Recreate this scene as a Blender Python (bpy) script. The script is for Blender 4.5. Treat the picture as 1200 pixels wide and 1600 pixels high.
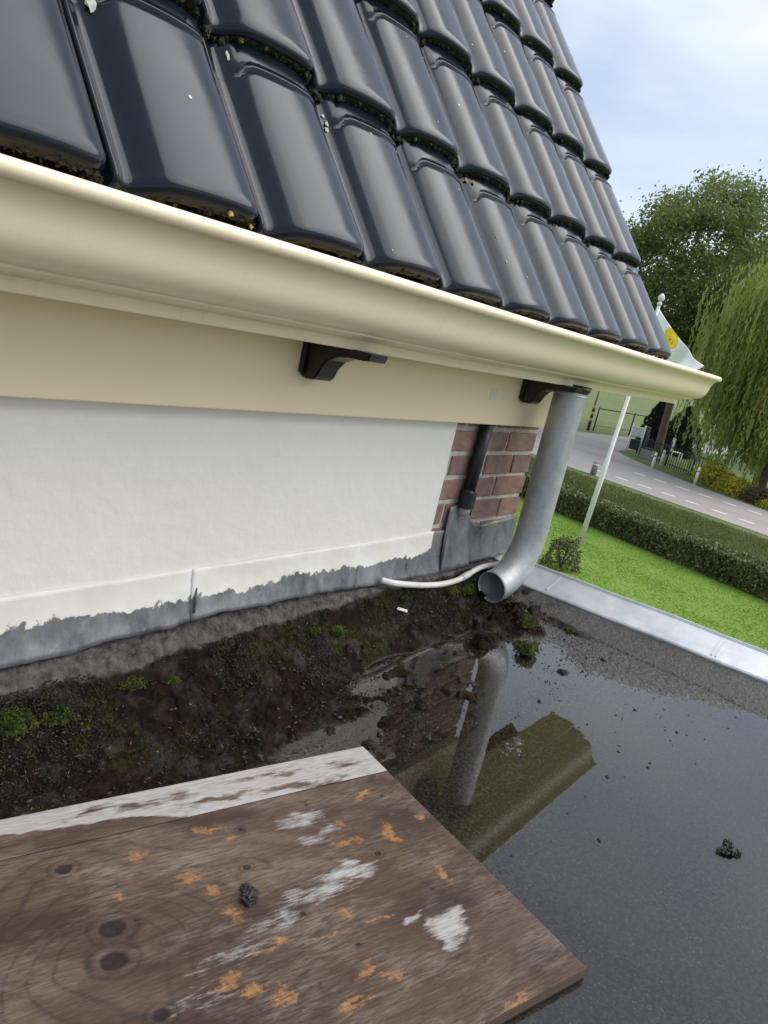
import bpy, bmesh, math, random
import numpy as np
from mathutils import Vector, Matrix

random.seed(7); rng = np.random.default_rng(7)
for o in list(bpy.data.objects): bpy.data.objects.remove(o)
S = bpy.context.scene; COL = S.collection

# ------------------------------------------------------------ camera
CAM = Vector((0.0, -0.95, 0.0))
ax_r = Vector((0.599175560, -0.770589194, 0.217211745))
ax_u = Vector((0.062598974, 0.315566056, 0.946836540))
ax_f = Vector((0.798166660, 0.553724082, -0.237317561))
cd = bpy.data.cameras.new('camera'); cam = bpy.data.objects.new('camera', cd); COL.objects.link(cam)
m = Matrix((( ax_r.x, ax_u.x, -ax_f.x, CAM.x), (ax_r.y, ax_u.y, -ax_f.y, CAM.y), (ax_r.z, ax_u.z, -ax_f.z, CAM.z), (0, 0, 0, 1)))
cam.matrix_world = m
cd.sensor_fit = 'VERTICAL'; cd.sensor_height = 24.0; cd.lens = 18.0
cd.clip_start = 0.02; cd.clip_end = 3000
S.camera = cam

# ------------------------------------------------------------ sky, sun, exposure
SUN_EL, SUN_AZ = math.radians(50), math.radians(132)      # azimuth measured from +y towards +x
w = bpy.data.worlds.new('World'); S.world = w; w.use_nodes = True
nt = w.node_tree; nt.nodes.clear()
def wn(t, **k):
    n = nt.nodes.new(t)
    for a, b in k.items(): setattr(n, a, b)
    return n
sky = wn('ShaderNodeTexSky', sky_type='NISHITA', sun_disc=False)
sky.sun_elevation = SUN_EL; sky.sun_rotation = SUN_AZ; sky.air_density = 1.0; sky.dust_density = 2.0; sky.ozone_density = 1.0
tc = wn('ShaderNodeTexCoord'); mp = wn('ShaderNodeMapping'); mp.inputs['Scale'].default_value = (1.3, 1.3, 3.2); mp.inputs['Location'].default_value = (.35, .1, .2)
nz = wn('ShaderNodeTexNoise'); nz.inputs['Scale'].default_value = 1.6; nz.inputs['Detail'].default_value = 7; nz.inputs['Roughness'].default_value = .52
nz.inputs['Distortion'].default_value = .35
rp = wn('ShaderNodeValToRGB'); rp.color_ramp.elements[0].position = .36; rp.color_ramp.elements[1].position = .64
rp.color_ramp.elements[0].color = (.30, .30, .30, 1); rp.color_ramp.elements[1].color = (.90, .90, .90, 1)
mx = wn('ShaderNodeMix', data_type='RGBA'); mx.inputs[7].default_value = (5.9, 6.3, 6.95, 1)
bg = wn('ShaderNodeBackground'); bg.inputs['Strength'].default_value = 0.10
out = wn('ShaderNodeOutputWorld')
L = nt.links.new
L(tc.outputs['Generated'], mp.inputs[0]); L(mp.outputs[0], nz.inputs['Vector']); L(nz.outputs['Fac'], rp.inputs[0])
L(rp.outputs[0], mx.inputs[0]); L(sky.outputs[0], mx.inputs[6]); L(mx.outputs[2], bg.inputs[0]); L(bg.outputs[0], out.inputs[0])
sd = bpy.data.lights.new('sun', 'SUN'); sd.energy = 1.6; sd.angle = math.radians(60); sd.color = (1, .97, .93)
sun = bpy.data.objects.new('sun', sd); COL.objects.link(sun)
sdir = Vector((math.sin(SUN_AZ) * math.cos(SUN_EL), math.cos(SUN_AZ) * math.cos(SUN_EL), math.sin(SUN_EL)))
sun.rotation_euler = sdir.to_track_quat('Z', 'Y').to_euler(); sun.location = sdir * 50
S.view_settings.view_transform = 'Standard'; S.view_settings.look = 'None'; S.view_settings.gamma = 1
S.view_settings.exposure = 0.74; S.view_settings.use_curve_mapping = False
S.render.engine = 'CYCLES'
S.cycles.max_bounces = 8; S.cycles.transparent_max_bounces = 16; S.cycles.caustics_reflective = True; S.cycles.blur_glossy = 0.6; S.cycles.caustics_refractive = False

# ------------------------------------------------------------ helpers
def link(name, data, parent=None):
    o = bpy.data.objects.new(name, data); COL.objects.link(o)
    if parent: o.parent = parent
    return o
def tag(o, label=None, cat=None, group=None, kind=None):
    if label: o['label'] = label
    if cat: o['category'] = cat
    if group: o['group'] = group
    if kind: o['kind'] = kind
    return o
def thing(name, loc, label, cat, group=None):
    o = link(name, None); o.location = loc
    return tag(o, label, cat, group)
def me(name, verts, faces, mat=None, smooth=False):
    d = bpy.data.meshes.new(name)
    d.from_pydata([tuple(map(float, v)) for v in verts], [], [tuple(int(i) for i in f) for f in faces])
    if mat: d.materials.append(mat)
    if smooth: d.polygons.foreach_set('use_smooth', [True] * len(d.polygons))
    d.update(); return d
def obj(name, verts, faces, mat, parent=None, smooth=False):
    return link(name, me(name, verts, faces, mat, smooth), parent)
def tri_mesh(name, V, F, mat, smooth=False):
    """fast mesh from numpy arrays; F is (n,k) with one k"""
    d = bpy.data.meshes.new(name); V = np.asarray(V, np.float32); F = np.asarray(F, np.int32); n, k = F.shape
    d.vertices.add(len(V)); d.vertices.foreach_set('co', V.ravel())
    d.loops.add(n * k); d.loops.foreach_set('vertex_index', F.ravel())
    d.polygons.add(n); d.polygons.foreach_set('loop_start', np.arange(0, n * k, k, dtype=np.int32))
    d.polygons.foreach_set('loop_total', np.full(n, k, np.int32))
    if smooth: d.polygons.foreach_set('use_smooth', np.ones(n, bool))
    d.update(calc_edges=True); d.validate()
    if mat: d.materials.append(mat)
    return d
def attr(d, name, vals):
    a = d.attributes.new(name, 'FLOAT', 'POINT'); a.data.foreach_set('value', np.asarray(vals, np.float32).ravel())
def grid_faces(nx, ny):
    i = np.arange(nx * ny).reshape(ny, nx)
    return np.stack([i[:-1, :-1].ravel(), i[:-1, 1:].ravel(), i[1:, 1:].ravel(), i[1:, :-1].ravel()], 1)
def box(x0, x1, y0, y1, z0, z1, bev=0.0):
    bm = bmesh.new(); bmesh.ops.create_cube(bm, size=1)
    for v in bm.verts:
        v.co = ((x0 + x1) / 2 + v.co.x * (x1 - x0), (y0 + y1) / 2 + v.co.y * (y1 - y0), (z0 + z1) / 2 + v.co.z * (z1 - z0))
    if bev: bmesh.ops.bevel(bm, geom=bm.edges[:], offset=bev, segments=2, profile=.6, affect='EDGES')
    return bm
def bmobj(name, bm, mat, parent=None, smooth=False):
    d = bpy.data.meshes.new(name); bm.to_mesh(d); bm.free(); d.materials.append(mat)
    if smooth: d.polygons.foreach_set('use_smooth', [True] * len(d.polygons))
    return link(name, d, parent)
def tube_geo(path, radii, seg=16, caps=True):
    P = [Vector(p) for p in path]; V = []; F = []
    t0 = (P[1] - P[0]).normalized(); ref = Vector((0, 0, 1)) if abs(t0.z) < .9 else Vector((1, 0, 0))
    nrm = t0.cross(ref).normalized()
    for i, p in enumerate(P):
        t = (P[min(i + 1, len(P) - 1)] - P[max(i - 1, 0)]).normalized()
        nrm = (nrm - t * nrm.dot(t)).normalized(); b = t.cross(nrm)
        r = radii[i] if hasattr(radii, '__len__') else radii
        for k in range(seg):
            a = 2 * math.pi * k / seg; V.append(p + (nrm * math.cos(a) + b * math.sin(a)) * r)
    for i in range(len(P) - 1):
        for k in range(seg):
            F.append((i * seg + k, i * seg + (k + 1) % seg, (i + 1) * seg + (k + 1) % seg, (i + 1) * seg + k))
    if caps:
        F.append(tuple(range(seg))[::-1]); F.append(tuple((len(P) - 1) * seg + k for k in range(seg)))
    return V, F
def tube(name, path, radii, mat, parent=None, seg=16, caps=True):
    V, F = tube_geo(path, radii, seg, caps); return obj(name, V, F, mat, parent, True)
def merge(parts):
    V = []; F = []
    for v, f in parts:
        n = len(V); V += list(v); F += [tuple(i + n for i in q) for q in f]
    return V, F
# vectorised value noise
def _h(ix, iy, s):
    n = (ix.astype(np.int64) * 374761393 + iy.astype(np.int64) * 668265263 + s * 1442695041) & 0xffffffff
    n = ((n ^ (n >> 13)) * 1274126177) & 0xffffffff
    return ((n ^ (n >> 16)) & 0xffffff) / float(0xffffff)
def vn(x, y, s=0):
    ix = np.floor(x); iy = np.floor(y); fx = x - ix; fy = y - iy
    ux = fx * fx * (3 - 2 * fx); uy = fy * fy * (3 - 2 * fy)
    a = _h(ix, iy, s); b = _h(ix + 1, iy, s); c = _h(ix, iy + 1, s); d = _h(ix + 1, iy + 1, s)
    return a + (b - a) * ux + (c - a) * uy + (a - b - c + d) * ux * uy
def fbm(x, y, s=0, o=4, g=.5):
    r = 0; a = 1; t = 0
    for i in range(o):
        r = r + a * vn(x * 2 ** i + 17.3 * i, y * 2 ** i + 9.1 * i, s + i); t += a; a *= g
    return r / t
def worley(x, y, s=0):
    ix = np.floor(x); iy = np.floor(y); best = np.full(np.shape(x), 9.0); second = best.copy()
    for dx in (-1, 0, 1):
        for dy in (-1, 0, 1):
            cx = ix + dx + _h(ix + dx, iy + dy, s); cy = iy + dy + _h(ix + dx, iy + dy, s + 5)
            d = np.hypot(x - cx, y - cy); second = np.minimum(second, np.maximum(best, d)); best = np.minimum(best, d)
    return best, second
def sst(a, b, x):
    t = np.clip((x - a) / (b - a), 0, 1); return t * t * (3 - 2 * t)
def leafcloud(C, size, spread_n=None, aspect=.55, jit=.4):
    """quads at centres C (n,3) with random orientation"""
    n = len(C); d = rng.normal(size=(n, 3)); d /= np.linalg.norm(d, axis=1, keepdims=True)
    e = rng.normal(size=(n, 3)); e -= d * (d * e).sum(1, keepdims=True); e /= np.linalg.norm(e, axis=1, keepdims=True)
    s = size * (1 + jit * rng.uniform(-1, 1, (n, 1)))
    u = d * s; v = e * s * aspect
    V = np.concatenate([C - u, C + v - u * .1, C + u, C - v - u * .1], 1).reshape(-1, 3)
    F = np.arange(4 * n).reshape(n, 4); return V, F

# ------------------------------------------------------------ materials
def new_mat(name):
    mt = bpy.data.materials.new(name); mt.use_nodes = True
    return mt, mt.node_tree, mt.node_tree.nodes['Principled BSDF']
class NB:
    """small node builder"""
    def __init__(s, name):
        s.mat, s.t, s.b = new_mat(name); s.tc = s.t.nodes.new('ShaderNodeTexCoord'); s.co = s.tc.outputs['Object']
        s.geo = s.t.nodes.new('ShaderNodeNewGeometry'); s.pos = s.geo.outputs['Position']
    def n(s, t, **k):
        nd = s.t.nodes.new(t)
        for a, b in k.items(): setattr(nd, a, b)
        return nd
    def l(s, a, b): s.t.links.new(a, b)
    def noise(s, scale, detail=5, rough=.55, co=None, stretch=None, dist=0):
        nd = s.n('ShaderNodeTexNoise'); nd.inputs['Scale'].default_value = scale; nd.inputs['Detail'].default_value = detail
        nd.inputs['Roughness'].default_value = rough; nd.inputs['Distortion'].default_value = dist
        c = co or s.co
        if stretch:
            mp = s.n('ShaderNodeMapping'); mp.inputs['Scale'].default_value = stretch; s.l(c, mp.inputs[0]); c = mp.outputs[0]
        s.l(c, nd.inputs['Vector']); return nd.outputs['Fac']
    def voro(s, scale, co=None, feature='F1'):
        nd = s.n('ShaderNodeTexVoronoi', feature=feature); nd.inputs['Scale'].default_value = scale; s.l(co or s.co, nd.inputs['Vector'])
        return nd.outputs['Distance']
    def ramp(s, fac, stops):
        r = s.n('ShaderNodeValToRGB'); e = r.color_ramp.elements
        while len(e) < len(stops): e.new(.5)
        for k, (p, c) in zip(e, stops):
            k.position = p; k.color = (c, c, c, 1) if not hasattr(c, '__len__') else (*c, 1)
        s.l(fac, r.inputs[0]); return r.outputs[0]
    def mix(s, fac, a, b, bt='MIX'):
        nd = s.n('ShaderNodeMix', data_type='RGBA', blend_type=bt)
        for sock, v in ((nd.inputs[0], fac), (nd.inputs[6], a), (nd.inputs[7], b)):
            if hasattr(v, 'links'): s.l(v, sock)
            elif hasattr(v, '__len__'): sock.default_value = (*v, 1)
            else: sock.default_value = v if sock is nd.inputs[0] else (v, v, v, 1)
        return nd.outputs[2]
    def math(s, op, a, b=0.0, c=None):
        nd = s.n('ShaderNodeMath', operation=op)
        for i, v in enumerate((a, b, c)):
            if v is None: continue
            if hasattr(v, 'links'): s.l(v, nd.inputs[i])
            else: nd.inputs[i].default_value = v
        return nd.outputs[0]
    def attr(s, name):
        nd = s.n('ShaderNodeAttribute'); nd.attribute_name = name; return nd.outputs['Fac']
    def xyz(s, co=None):
        nd = s.n('ShaderNodeSeparateXYZ'); s.l(co or s.co, nd.inputs[0]); return nd.outputs
    def rand(s):
        return s.n('ShaderNodeObjectInfo').outputs['Random']
    def bump(s, h, strength=.3, dist=.002):
        nd = s.n('ShaderNodeBump'); nd.inputs['Strength'].default_value = strength; nd.inputs['Distance'].default_value = dist
        s.l(h, nd.inputs['Height'])
        if s.b.inputs['Normal'].links: s.l(s.b.inputs['Normal'].links[0].from_socket, nd.inputs['Normal'])
        s.l(nd.outputs[0], s.b.inputs['Normal']); return nd.outputs[0]
    def base(s, v):
        if hasattr(v, 'links'): s.l(v, s.b.inputs['Base Color'])
        else: s.b.inputs['Base Color'].default_value = (*v, 1)
    def set(s, **k):
        for a, v in k.items():
            i = s.b.inputs[a.replace('_', ' ')]
            if hasattr(v, 'links'): s.l(v, i)
            else: i.default_value = v
def simple(name, c1, c2=None, scale=8, rough=.6, bump=0, bscale=60, bdist=.002, metal=0, pos=False, detail=5, coat=0):
    b = NB(name); co = b.pos if pos else b.co
    if c2 is not None: b.base(b.ramp(b.noise(scale, detail, co=co), [(.3, c1), (.7, c2)]))
    else: b.base(c1)
    b.set(Roughness=rough, Metallic=metal)
    if coat: b.set(Coat_Weight=coat, Coat_Roughness=.1)
    if bump: b.bump(b.noise(bscale, 4, co=co), bump, bdist)
    return b.mat
def leaf_mat(name, cols, scale=.8, rough=.55, trans=.25, pos=True):
    b = NB(name); co = b.pos if pos else b.co
    f = b.noise(scale, 3, co=co); g = b.noise(scale * 14, 2, co=co)
    k = b.math('ADD', b.math('MULTIPLY', f, .6), b.math('MULTIPLY', g, .4))
    n = len(cols); b.base(b.ramp(k, [(.32 + .36 * i / (n - 1), c) for i, c in enumerate(cols)])); b.set(Roughness=rough)
    b.set(Subsurface_Weight=0.0)
    tr = b.n('ShaderNodeBsdfTranslucent'); mxs = b.n('ShaderNodeMixShader'); mxs.inputs[0].default_value = trans
    col = b.b.inputs['Base Color'].links[0].from_socket; b.l(col, tr.inputs[0])
    o = b.t.nodes['Material Output']; b.l(b.b.outputs[0], mxs.inputs[1]); b.l(tr.outputs[0], mxs.inputs[2]); b.l(mxs.outputs[0], o.inputs[0])
    return b.mat

# glazed black roof tile
b = NB('glazed_black_tile'); rr = b.rand()
dust = b.noise(9, 6, co=b.pos)
b.base(b.mix(b.ramp(dust, [(.45, 0.0), (.8, 1.0)]), (.007, .009, .015), (.013, .015, .020)))
b.set(Roughness=b.ramp(b.noise(14, 5, co=b.pos), [(.3, .11), (.75, .19)]), Specular_IOR_Level=.29, Specular_Tint=(.82, .90, 1.0, 1.0))
b.bump(b.noise(22, 3, co=b.pos), .05, .004)
vo = b.n('ShaderNodeTexVoronoi'); vo.inputs['Scale'].default_value = 34; b.l(b.pos, vo.inputs['Vector'])
sp = b.math('LESS_THAN', vo.outputs['Distance'], b.math('MULTIPLY', b.math('GREATER_THAN', b.xyz(vo.outputs['Color'])[0], .955), .085))
prev = b.b.inputs['Base Color'].links[0].from_socket
b.base(b.mix(sp, prev, (.55, .55, .5)))
MT_TILE = b.mat
# moulded beige gutter and fascia
b = NB('beige_gutter'); b.base(b.mix(b.ramp(b.noise(3, 6, co=b.pos, stretch=(.4, 6, 6)), [(.35, 0.0), (.75, 1.0)]), (.90, .785, .565), (.865, .745, .525)))
b.base(b.mix(b.ramp(b.noise(7, 6, .7, co=b.pos, stretch=(7, .6, .5)), [(.55, 0.0), (.80, .30)]), b.b.inputs['Base Color'].links[0].from_socket, (.50, .43, .31)))
b.set(Roughness=.38); b.bump(b.noise(90, 3, co=b.pos), .03, .002); MT_GUT = b.mat
b = NB('beige_fascia'); b.base(b.mix(b.ramp(b.noise(4, 6, co=b.pos, stretch=(.5, 3, 3)), [(.35, 0.0), (.75, 1.0)]), (.82, .695, .475), (.77, .65, .44)))
b.set(Roughness=.45); b.bump(b.noise(120, 3, co=b.pos), .03, .001); MT_FAS = b.mat
MT_TAPE = simple('pale_residue', (.72, .66, .54), (.66, .60, .47), 40, .5)
MT_BLK = simple('black_plastic', (.003, .003, .0035), (.006, .006, .007), 30, .32, .1, 80, .001)
# stucco
b = NB('white_stucco'); sx = b.noise(2.2, 6, co=b.pos)
b.base(b.mix(b.ramp(sx, [(.3, 0.0), (.75, 1.0)]), (.80, .77, .72), (.745, .715, .665)))
grime = b.math('LESS_THAN', b.voro(16, co=b.pos), b.math('MULTIPLY', b.ramp(b.noise(5, 3, co=b.pos), [(.55, 0.0), (.7, 1.0)]), .03))
b.base(b.mix(grime, b.b.inputs['Base Color'].links[0].from_socket, (.35, .32, .28)))
b.set(Roughness=.75); b.bump(b.noise(120, 5, co=b.pos), .22, .0025); b.bump(b.noise(28, 5, co=b.pos), .5, .005); MT_STUC = b.mat
# lead, part painted white
b = NB('painted_lead'); Z = b.xyz(b.pos)[2]
edge = b.math('ADD', Z, b.math('ADD', b.math('MULTIPLY', b.math('SUBTRACT', b.noise(9, 5, co=b.pos), .5), .05), b.math('MULTIPLY', b.math('SUBTRACT', b.noise(70, 5, co=b.pos), .5), .030)))
pm = b.ramp(b.math('ADD', b.math('MULTIPLY', b.math('SUBTRACT', edge, -.522), 90), .5), [(.35, 0.0), (.65, 1.0)])
paint = b.mix(b.ramp(b.noise(11, 6, co=b.pos), [(.35, 0.0), (.7, 1.0)]), (.80, .785, .735), (.70, .66, .56))
lead = b.mix(b.ramp(b.noise(13, 8, .7, co=b.pos, stretch=(1, 1, .6)), [(.32, 0.0), (.66, 1.0)]), (.055, .057, .063), (.27, .27, .275))
lead = b.mix(b.ramp(b.noise(60, 5, .7, co=b.pos), [(.60, 0.0), (.72, .6)]), lead, (.40, .40, .39))
hasx = b.math('LESS_THAN', b.xyz(b.pos)[0], 1.592)
pm2 = b.math('MULTIPLY', pm, hasx)
b.base(b.mix(pm2, lead, paint)); b.set(Roughness=b.mix(pm2, b.ramp(b.noise(20, 4, co=b.pos), [(.3, .38), (.7, .6)]), .6), Metallic=b.math('MULTIPLY', b.math('SUBTRACT', 1.0, pm2), .35))
b.bump(b.noise(30, 5, co=b.pos), .25, .004); b.bump(pm2, .5, .0008); MT_LEAD = b.mat
MT_FOLD = simple('dark_lead', (.05, .05, .055), (.14, .14, .145), 60, .6, pos=True)
# brick + mortar
def brick_mat(name, a, c):
    b = NB(name); k = b.noise(26, 7, .65, co=b.pos); b.base(b.mix(b.ramp(k, [(.3, 0.0), (.75, 1.0)]), a, c))
    soot = b.ramp(b.noise(9, 5, co=b.pos), [(.5, 0.0), (.75, .7)]); b.base(b.mix(soot, b.b.inputs['Base Color'].links[0].from_socket, (.30, .24, .20)))
    b.set(Roughness=.85); b.bump(b.noise(140, 6, co=b.pos), .5, .003); return b.mat
MT_BR = [brick_mat('red_brown_brick', (.20, .105, .088), (.33, .20, .168)), brick_mat('purple_brick', (.17, .105, .092), (.28, .185, .16)), brick_mat('orange_red_brick', (.23, .105, .082), (.34, .185, .145))]
MT_MORT = simple('mortar', (.40, .355, .30), (.56, .51, .45), 40, .9, .6, 160, .003, pos=True)
# roofing felt with mud, moss
b = NB('wet_roofing_felt'); mud = b.attr('mud'); mos = b.attr('moss'); dry = b.attr('dry')
g1 = b.noise(170, 4, .7, co=b.pos); g2 = b.noise(5, 6, co=b.pos); g3 = b.voro(170, co=b.pos)
felt = b.mix(b.ramp(g1, [(.44, 0.0), (.60, 1.0)]), (.020, .017, .013), (.150, .134, .108))
felt = b.mix(b.ramp(g2, [(.3, 0.0), (.75, .5)]), felt, (.062, .046, .028))
fleck = b.math('MULTIPLY', b.math('LESS_THAN', g3, .20), b.math('GREATER_THAN', b.noise(60, 2, co=b.pos), .52))
felt = b.mix(fleck, felt, (.28, .265, .24))
felt = b.mix(b.math('MULTIPLY', b.attr('shore'), .55), felt, (.010, .010, .011))
drycol = b.mix(b.ramp(b.noise(45, 7, .7, co=b.pos), [(.35, 0.0), (.7, 1.0)]), (.032, .030, .028), (.165, .150, .135))
felt = b.mix(dry, felt, drycol)
mudc = b.mix(b.ramp(b.noise(38, 7, .65, co=b.pos), [(.3, 0.0), (.75, 1.0)]), (.005, .004, .003), (.024, .017, .011))
red = b.ramp(b.noise(14, 4, co=b.pos), [(.55, 0.0), (.75, .35)]); mudc = b.mix(red, mudc, (.034, .018, .012))
mossc = b.mix(b.ramp(b.noise(140, 5, .7, co=b.pos), [(.4, 0.0), (.72, 1.0)]), (.012, .013, .005), (.085, .105, .020))
mos = b.math('MULTIPLY', mos, b.ramp(b.noise(70, 6, .7, co=b.pos), [(.42, 0.0), (.58, 1.0)]))
cfin = b.mix(mud, felt, mudc); cfin = b.mix(mos, cfin, mossc); b.base(cfin)
wetr = b.ramp(b.noise(45, 5, co=b.pos), [(.36, .25), (.6, .8)])
b.set(Specular_IOR_Level=b.mix(mud, .5, b.ramp(b.noise(24, 4, co=b.pos), [(.48, .03), (.72, .4)])))
b.set(Roughness=b.mix(dry, b.mix(mos, b.mix(mud, .20, wetr), .9), .85))
b.bump(g1, .9, .0030); b.bump(b.noise(90, 6, .7, co=b.pos), .8, .006); MT_FELT = b.mat
# water: clear film over the felt
mt, t, pb = new_mat('puddle_water'); t.nodes.remove(pb)
fr = t.nodes.new('ShaderNodeFresnel'); fr.inputs['IOR'].default_value = 1.62
tr = t.nodes.new('ShaderNodeBsdfTransparent'); tr.inputs[0].default_value = (.84, .82, .76, 1)
gl = t.nodes.new('ShaderNodeBsdfGlossy'); gl.inputs['Roughness'].default_value = .012; gl.inputs['Color'].default_value = (1, 1, 1, 1)
mxs = t.nodes.new('ShaderNodeMixShader'); bp = t.nodes.new('ShaderNodeBump'); bp.inputs['Strength'].default_value = .11; bp.inputs['Distance'].default_value = .001
g_ = t.nodes.new('ShaderNodeNewGeometry'); nn = t.nodes.new('ShaderNodeTexNoise'); nn.inputs['Scale'].default_value = 16; nn.inputs['Detail'].default_value = 3
t.links.new(g_.outputs['Position'], nn.inputs['Vector']); t.links.new(nn.outputs['Fac'], bp.inputs['Height'])
t.links.new(bp.outputs[0], gl.inputs['Normal']); t.links.new(bp.outputs[0], fr.inputs['Normal'])
t.links.new(fr.outputs[0], mxs.inputs[0]); t.links.new(tr.outputs[0], mxs.inputs[1]); t.links.new(gl.outputs[0], mxs.inputs[2])
t.links.new(mxs.outputs[0], t.nodes['Material Output'].inputs[0]); MT_WATER = mt
# zinc
b = NB('galvanised_pipe'); k = b.noise(7, 6, co=b.pos, stretch=(2, 2, .5))
k = b.math('ADD', b.math('MULTIPLY', k, .5), b.math('MULTIPLY', b.noise(38, 7, .7, co=b.pos), .5)); b.base(b.mix(b.ramp(k, [(.38, 0.0), (.62, 1.0)]), (.33, .345, .35), (.50, .515, .52))); b.set(Metallic=.45, Roughness=b.ramp(b.noise(25, 6, co=b.pos), [(.35, .34), (.65, .58)]))
b.bump(b.noise(160, 4, co=b.pos), .08, .001); MT_PIPE = b.mat
b = NB('zinc_edge'); k = b.noise(10, 7, .62, co=b.pos); st = b.noise(18, 5, co=b.pos, stretch=(.35, 1, 1))
b.base(b.mix(b.ramp(k, [(.3, 0.0), (.72, 1.0)]), (.40, .43, .45), (.62, .65, .67)))
b.base(b.mix(b.ramp(st, [(.58, 0.0), (.72, .55)]), b.b.inputs['Base Color'].links[0].from_socket, (.72, .72, .70)))
b.set(Metallic=.45, Roughness=.45); b.bump(k, .15, .002); MT_ZINC = b.mat
MT_PVC = simple('white_conduit', (.72, .71, .69), (.60, .58, .55), 25, .4)
MT_VENT = simple('dark_green_black_pipe', (.004, .006, .006), (.009, .012, .012), 25, .45, .15, 70, .001)
# plywood
b = NB('weathered_plywood'); P = b.xyz(b.co)
ph = b.attr('ring'); wh = b.attr('white'); og = b.attr('orange'); kn = b.attr('knot'); tone = b.attr('tone')
fine = b.noise(24, 8, .75, stretch=(1.6, 11, 11), dist=.5); fine2 = b.noise(9, 5, .6, stretch=(1, 9, 9))
rm = b.attr('ringmask')
ringl = b.math('MULTIPLY', rm, b.math('POWER', b.math('ABSOLUTE', b.math('SINE', b.math('ADD', ph, b.math('MULTIPLY', b.noise(34, 5, .65), 1.6)))), 22.0))
wood = b.mix(b.ramp(fine, [(.3, 0.0), (.7, 1.0)]), (.042, .023, .014), (.170, .105, .068))
wood = b.mix(b.ramp(fine2, [(.35, 0.0), (.7, .7)]), wood, (.080, .048, .033))
wood = b.mix(b.math('MULTIPLY', tone, b.ramp(fine, [(.3, .35), (.7, 1.0)])), wood, (.27, .21, .17))
wood = b.mix(b.ramp(b.noise(3.5, 5, .6, stretch=(1, 2.5, 1)), [(.40, 0.0), (.60, .85)]), wood, (.040, .022, .015))
wood = b.mix(b.math('MULTIPLY', ringl, .62), wood, (.045, .028, .024))
streak = b.ramp(b.noise(60, 5, .7, stretch=(.5, 12, 12)), [(.56, 0.0), (.66, 1.0)]); wood = b.mix(b.math('MULTIPLY', streak, .75), wood, (.022, .012, .008))
pale = b.ramp(b.noise(5, 6, .7, stretch=(1, 2.2, 1)), [(.46, 0.0), (.66, .6)]); wood = b.mix(b.math('MULTIPLY', pale, b.ramp(fine, [(.4, 0.0), (.6, 1.0)])), wood, (.34, .285, .24))
wn_ = b.math('ADD', wh, b.math('ADD', b.math('MULTIPLY', b.math('SUBTRACT', fine, .5), 1.3), b.math('MULTIPLY', b.math('SUBTRACT', b.noise(70, 5, .7, stretch=(.6, 1.6, 1)), .5), .7)))
wood = b.mix(b.ramp(wn_, [(.38, 0.0), (.80, .92)]), wood, b.mix(b.ramp(fine, [(.3, 0.0), (.7, 1.0)]), (.31, .29, .27), (.54, .53, .515)))
on_ = b.math('ADD', og, b.math('ADD', b.math('MULTIPLY', b.math('SUBTRACT', b.noise(150, 6, .75), .5), 2.2), b.math('MULTIPLY', b.math('SUBTRACT', fine, .5), 1.3)))
wood = b.mix(b.ramp(on_, [(.55, 0.0), (1.05, .85)]), wood, b.mix(b.ramp(b.noise(90, 5, .7), [(.35, 0.0), (.65, 1.0)]), (.27, .125, .045), (.47, .24, .085)))
wood = b.mix(kn, wood, b.mix(b.ramp(b.noise(120, 5, .7), [(.35, 0.0), (.65, 1.0)]), (.006, .0035, .003), (.034, .019, .014)))
b.base(wood); b.set(Specular_IOR_Level=.3, Roughness=b.ramp(fine2, [(.3, .45), (.7, .7)])); b.bump(fine, .8, .0022); b.bump(b.math('MULTIPLY', ringl, -1.0), .25, .0012); MT_PLY = b.mat
b = NB('plywood_edge'); ez = b.xyz(b.co)[2]
b.base(b.mix(b.ramp(b.math('SINE', b.math('MULTIPLY', ez, 1500)), [(.3, 0.0), (.6, 1.0)]), (.05, .032, .022), (.14, .09, .055))); b.set(Roughness=.7); MT_PLYE = b.mat
MT_MOSS = leaf_mat('moss_green', [(.014, .020, .004), (.055, .075, .010), (.20, .24, .03)], 45, .85, .2)
MT_MOSSD = leaf_mat('dark_moss', [(.008, .009, .005), (.026, .026, .012), (.11, .105, .040)], 60, .9, .1)
MT_LICH = simple('pale_lichen', (.30, .32, .27), (.52, .54, .46), 180, .9, .8, 300, .002, pos=True)
MT_CLOD = simple('black_clod', (.008, .007, .006), (.030, .026, .020), 90, .55, .8, 160, .003, pos=True)
MT_CHIP = simple('white_chip', (.62, .61, .58), (.75, .74, .71), 60, .6)
MT_LEAFY = simple('yellow_leaf', (.42, .30, .07), (.30, .2, .05), 60, .6)
MT_NOSE = simple('mossy_tile_end', (.008, .008, .007), (.040, .036, .022), 60, .85, .8, 140, .003, pos=True)
MT_DECK = simple('roof_underlay', (.012, .012, .013), None, 5, .8)

G = -3.3
W = -.685
# ------------------------------------------------------------ the setting: ground, road
b = NB('meadow_grass'); k = b.noise(.35, 6, co=b.pos); k2 = b.noise(6, 4, co=b.pos)
c_ = b.mix(b.ramp(k, [(.3, 0.0), (.7, 1.0)]), (.095, .145, .035), (.165, .205, .06)); b.base(b.mix(b.ramp(k2, [(.3, 0.0), (.8, .6)]), c_, (.07, .11, .02)))
b.set(Roughness=.9); b.bump(b.noise(14, 4, co=b.pos), .8, .08); MT_MEAD = b.mat
b = NB('mown_lawn'); k = b.noise(.9, 5, co=b.pos, stretch=(1, .35, 1)); k2 = b.noise(38, 4, co=b.pos)
c_ = b.mix(b.ramp(k, [(.3, 0.0), (.72, 1.0)]), (.125, .225, .018), (.175, .275, .032)); b.base(b.mix(b.ramp(k2, [(.35, 0.0), (.8, .55)]), c_, (.10, .195, .014)))
b.set(Roughness=.85); b.bump(k2, .4, .02); MT_LAWN = b.mat
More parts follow.
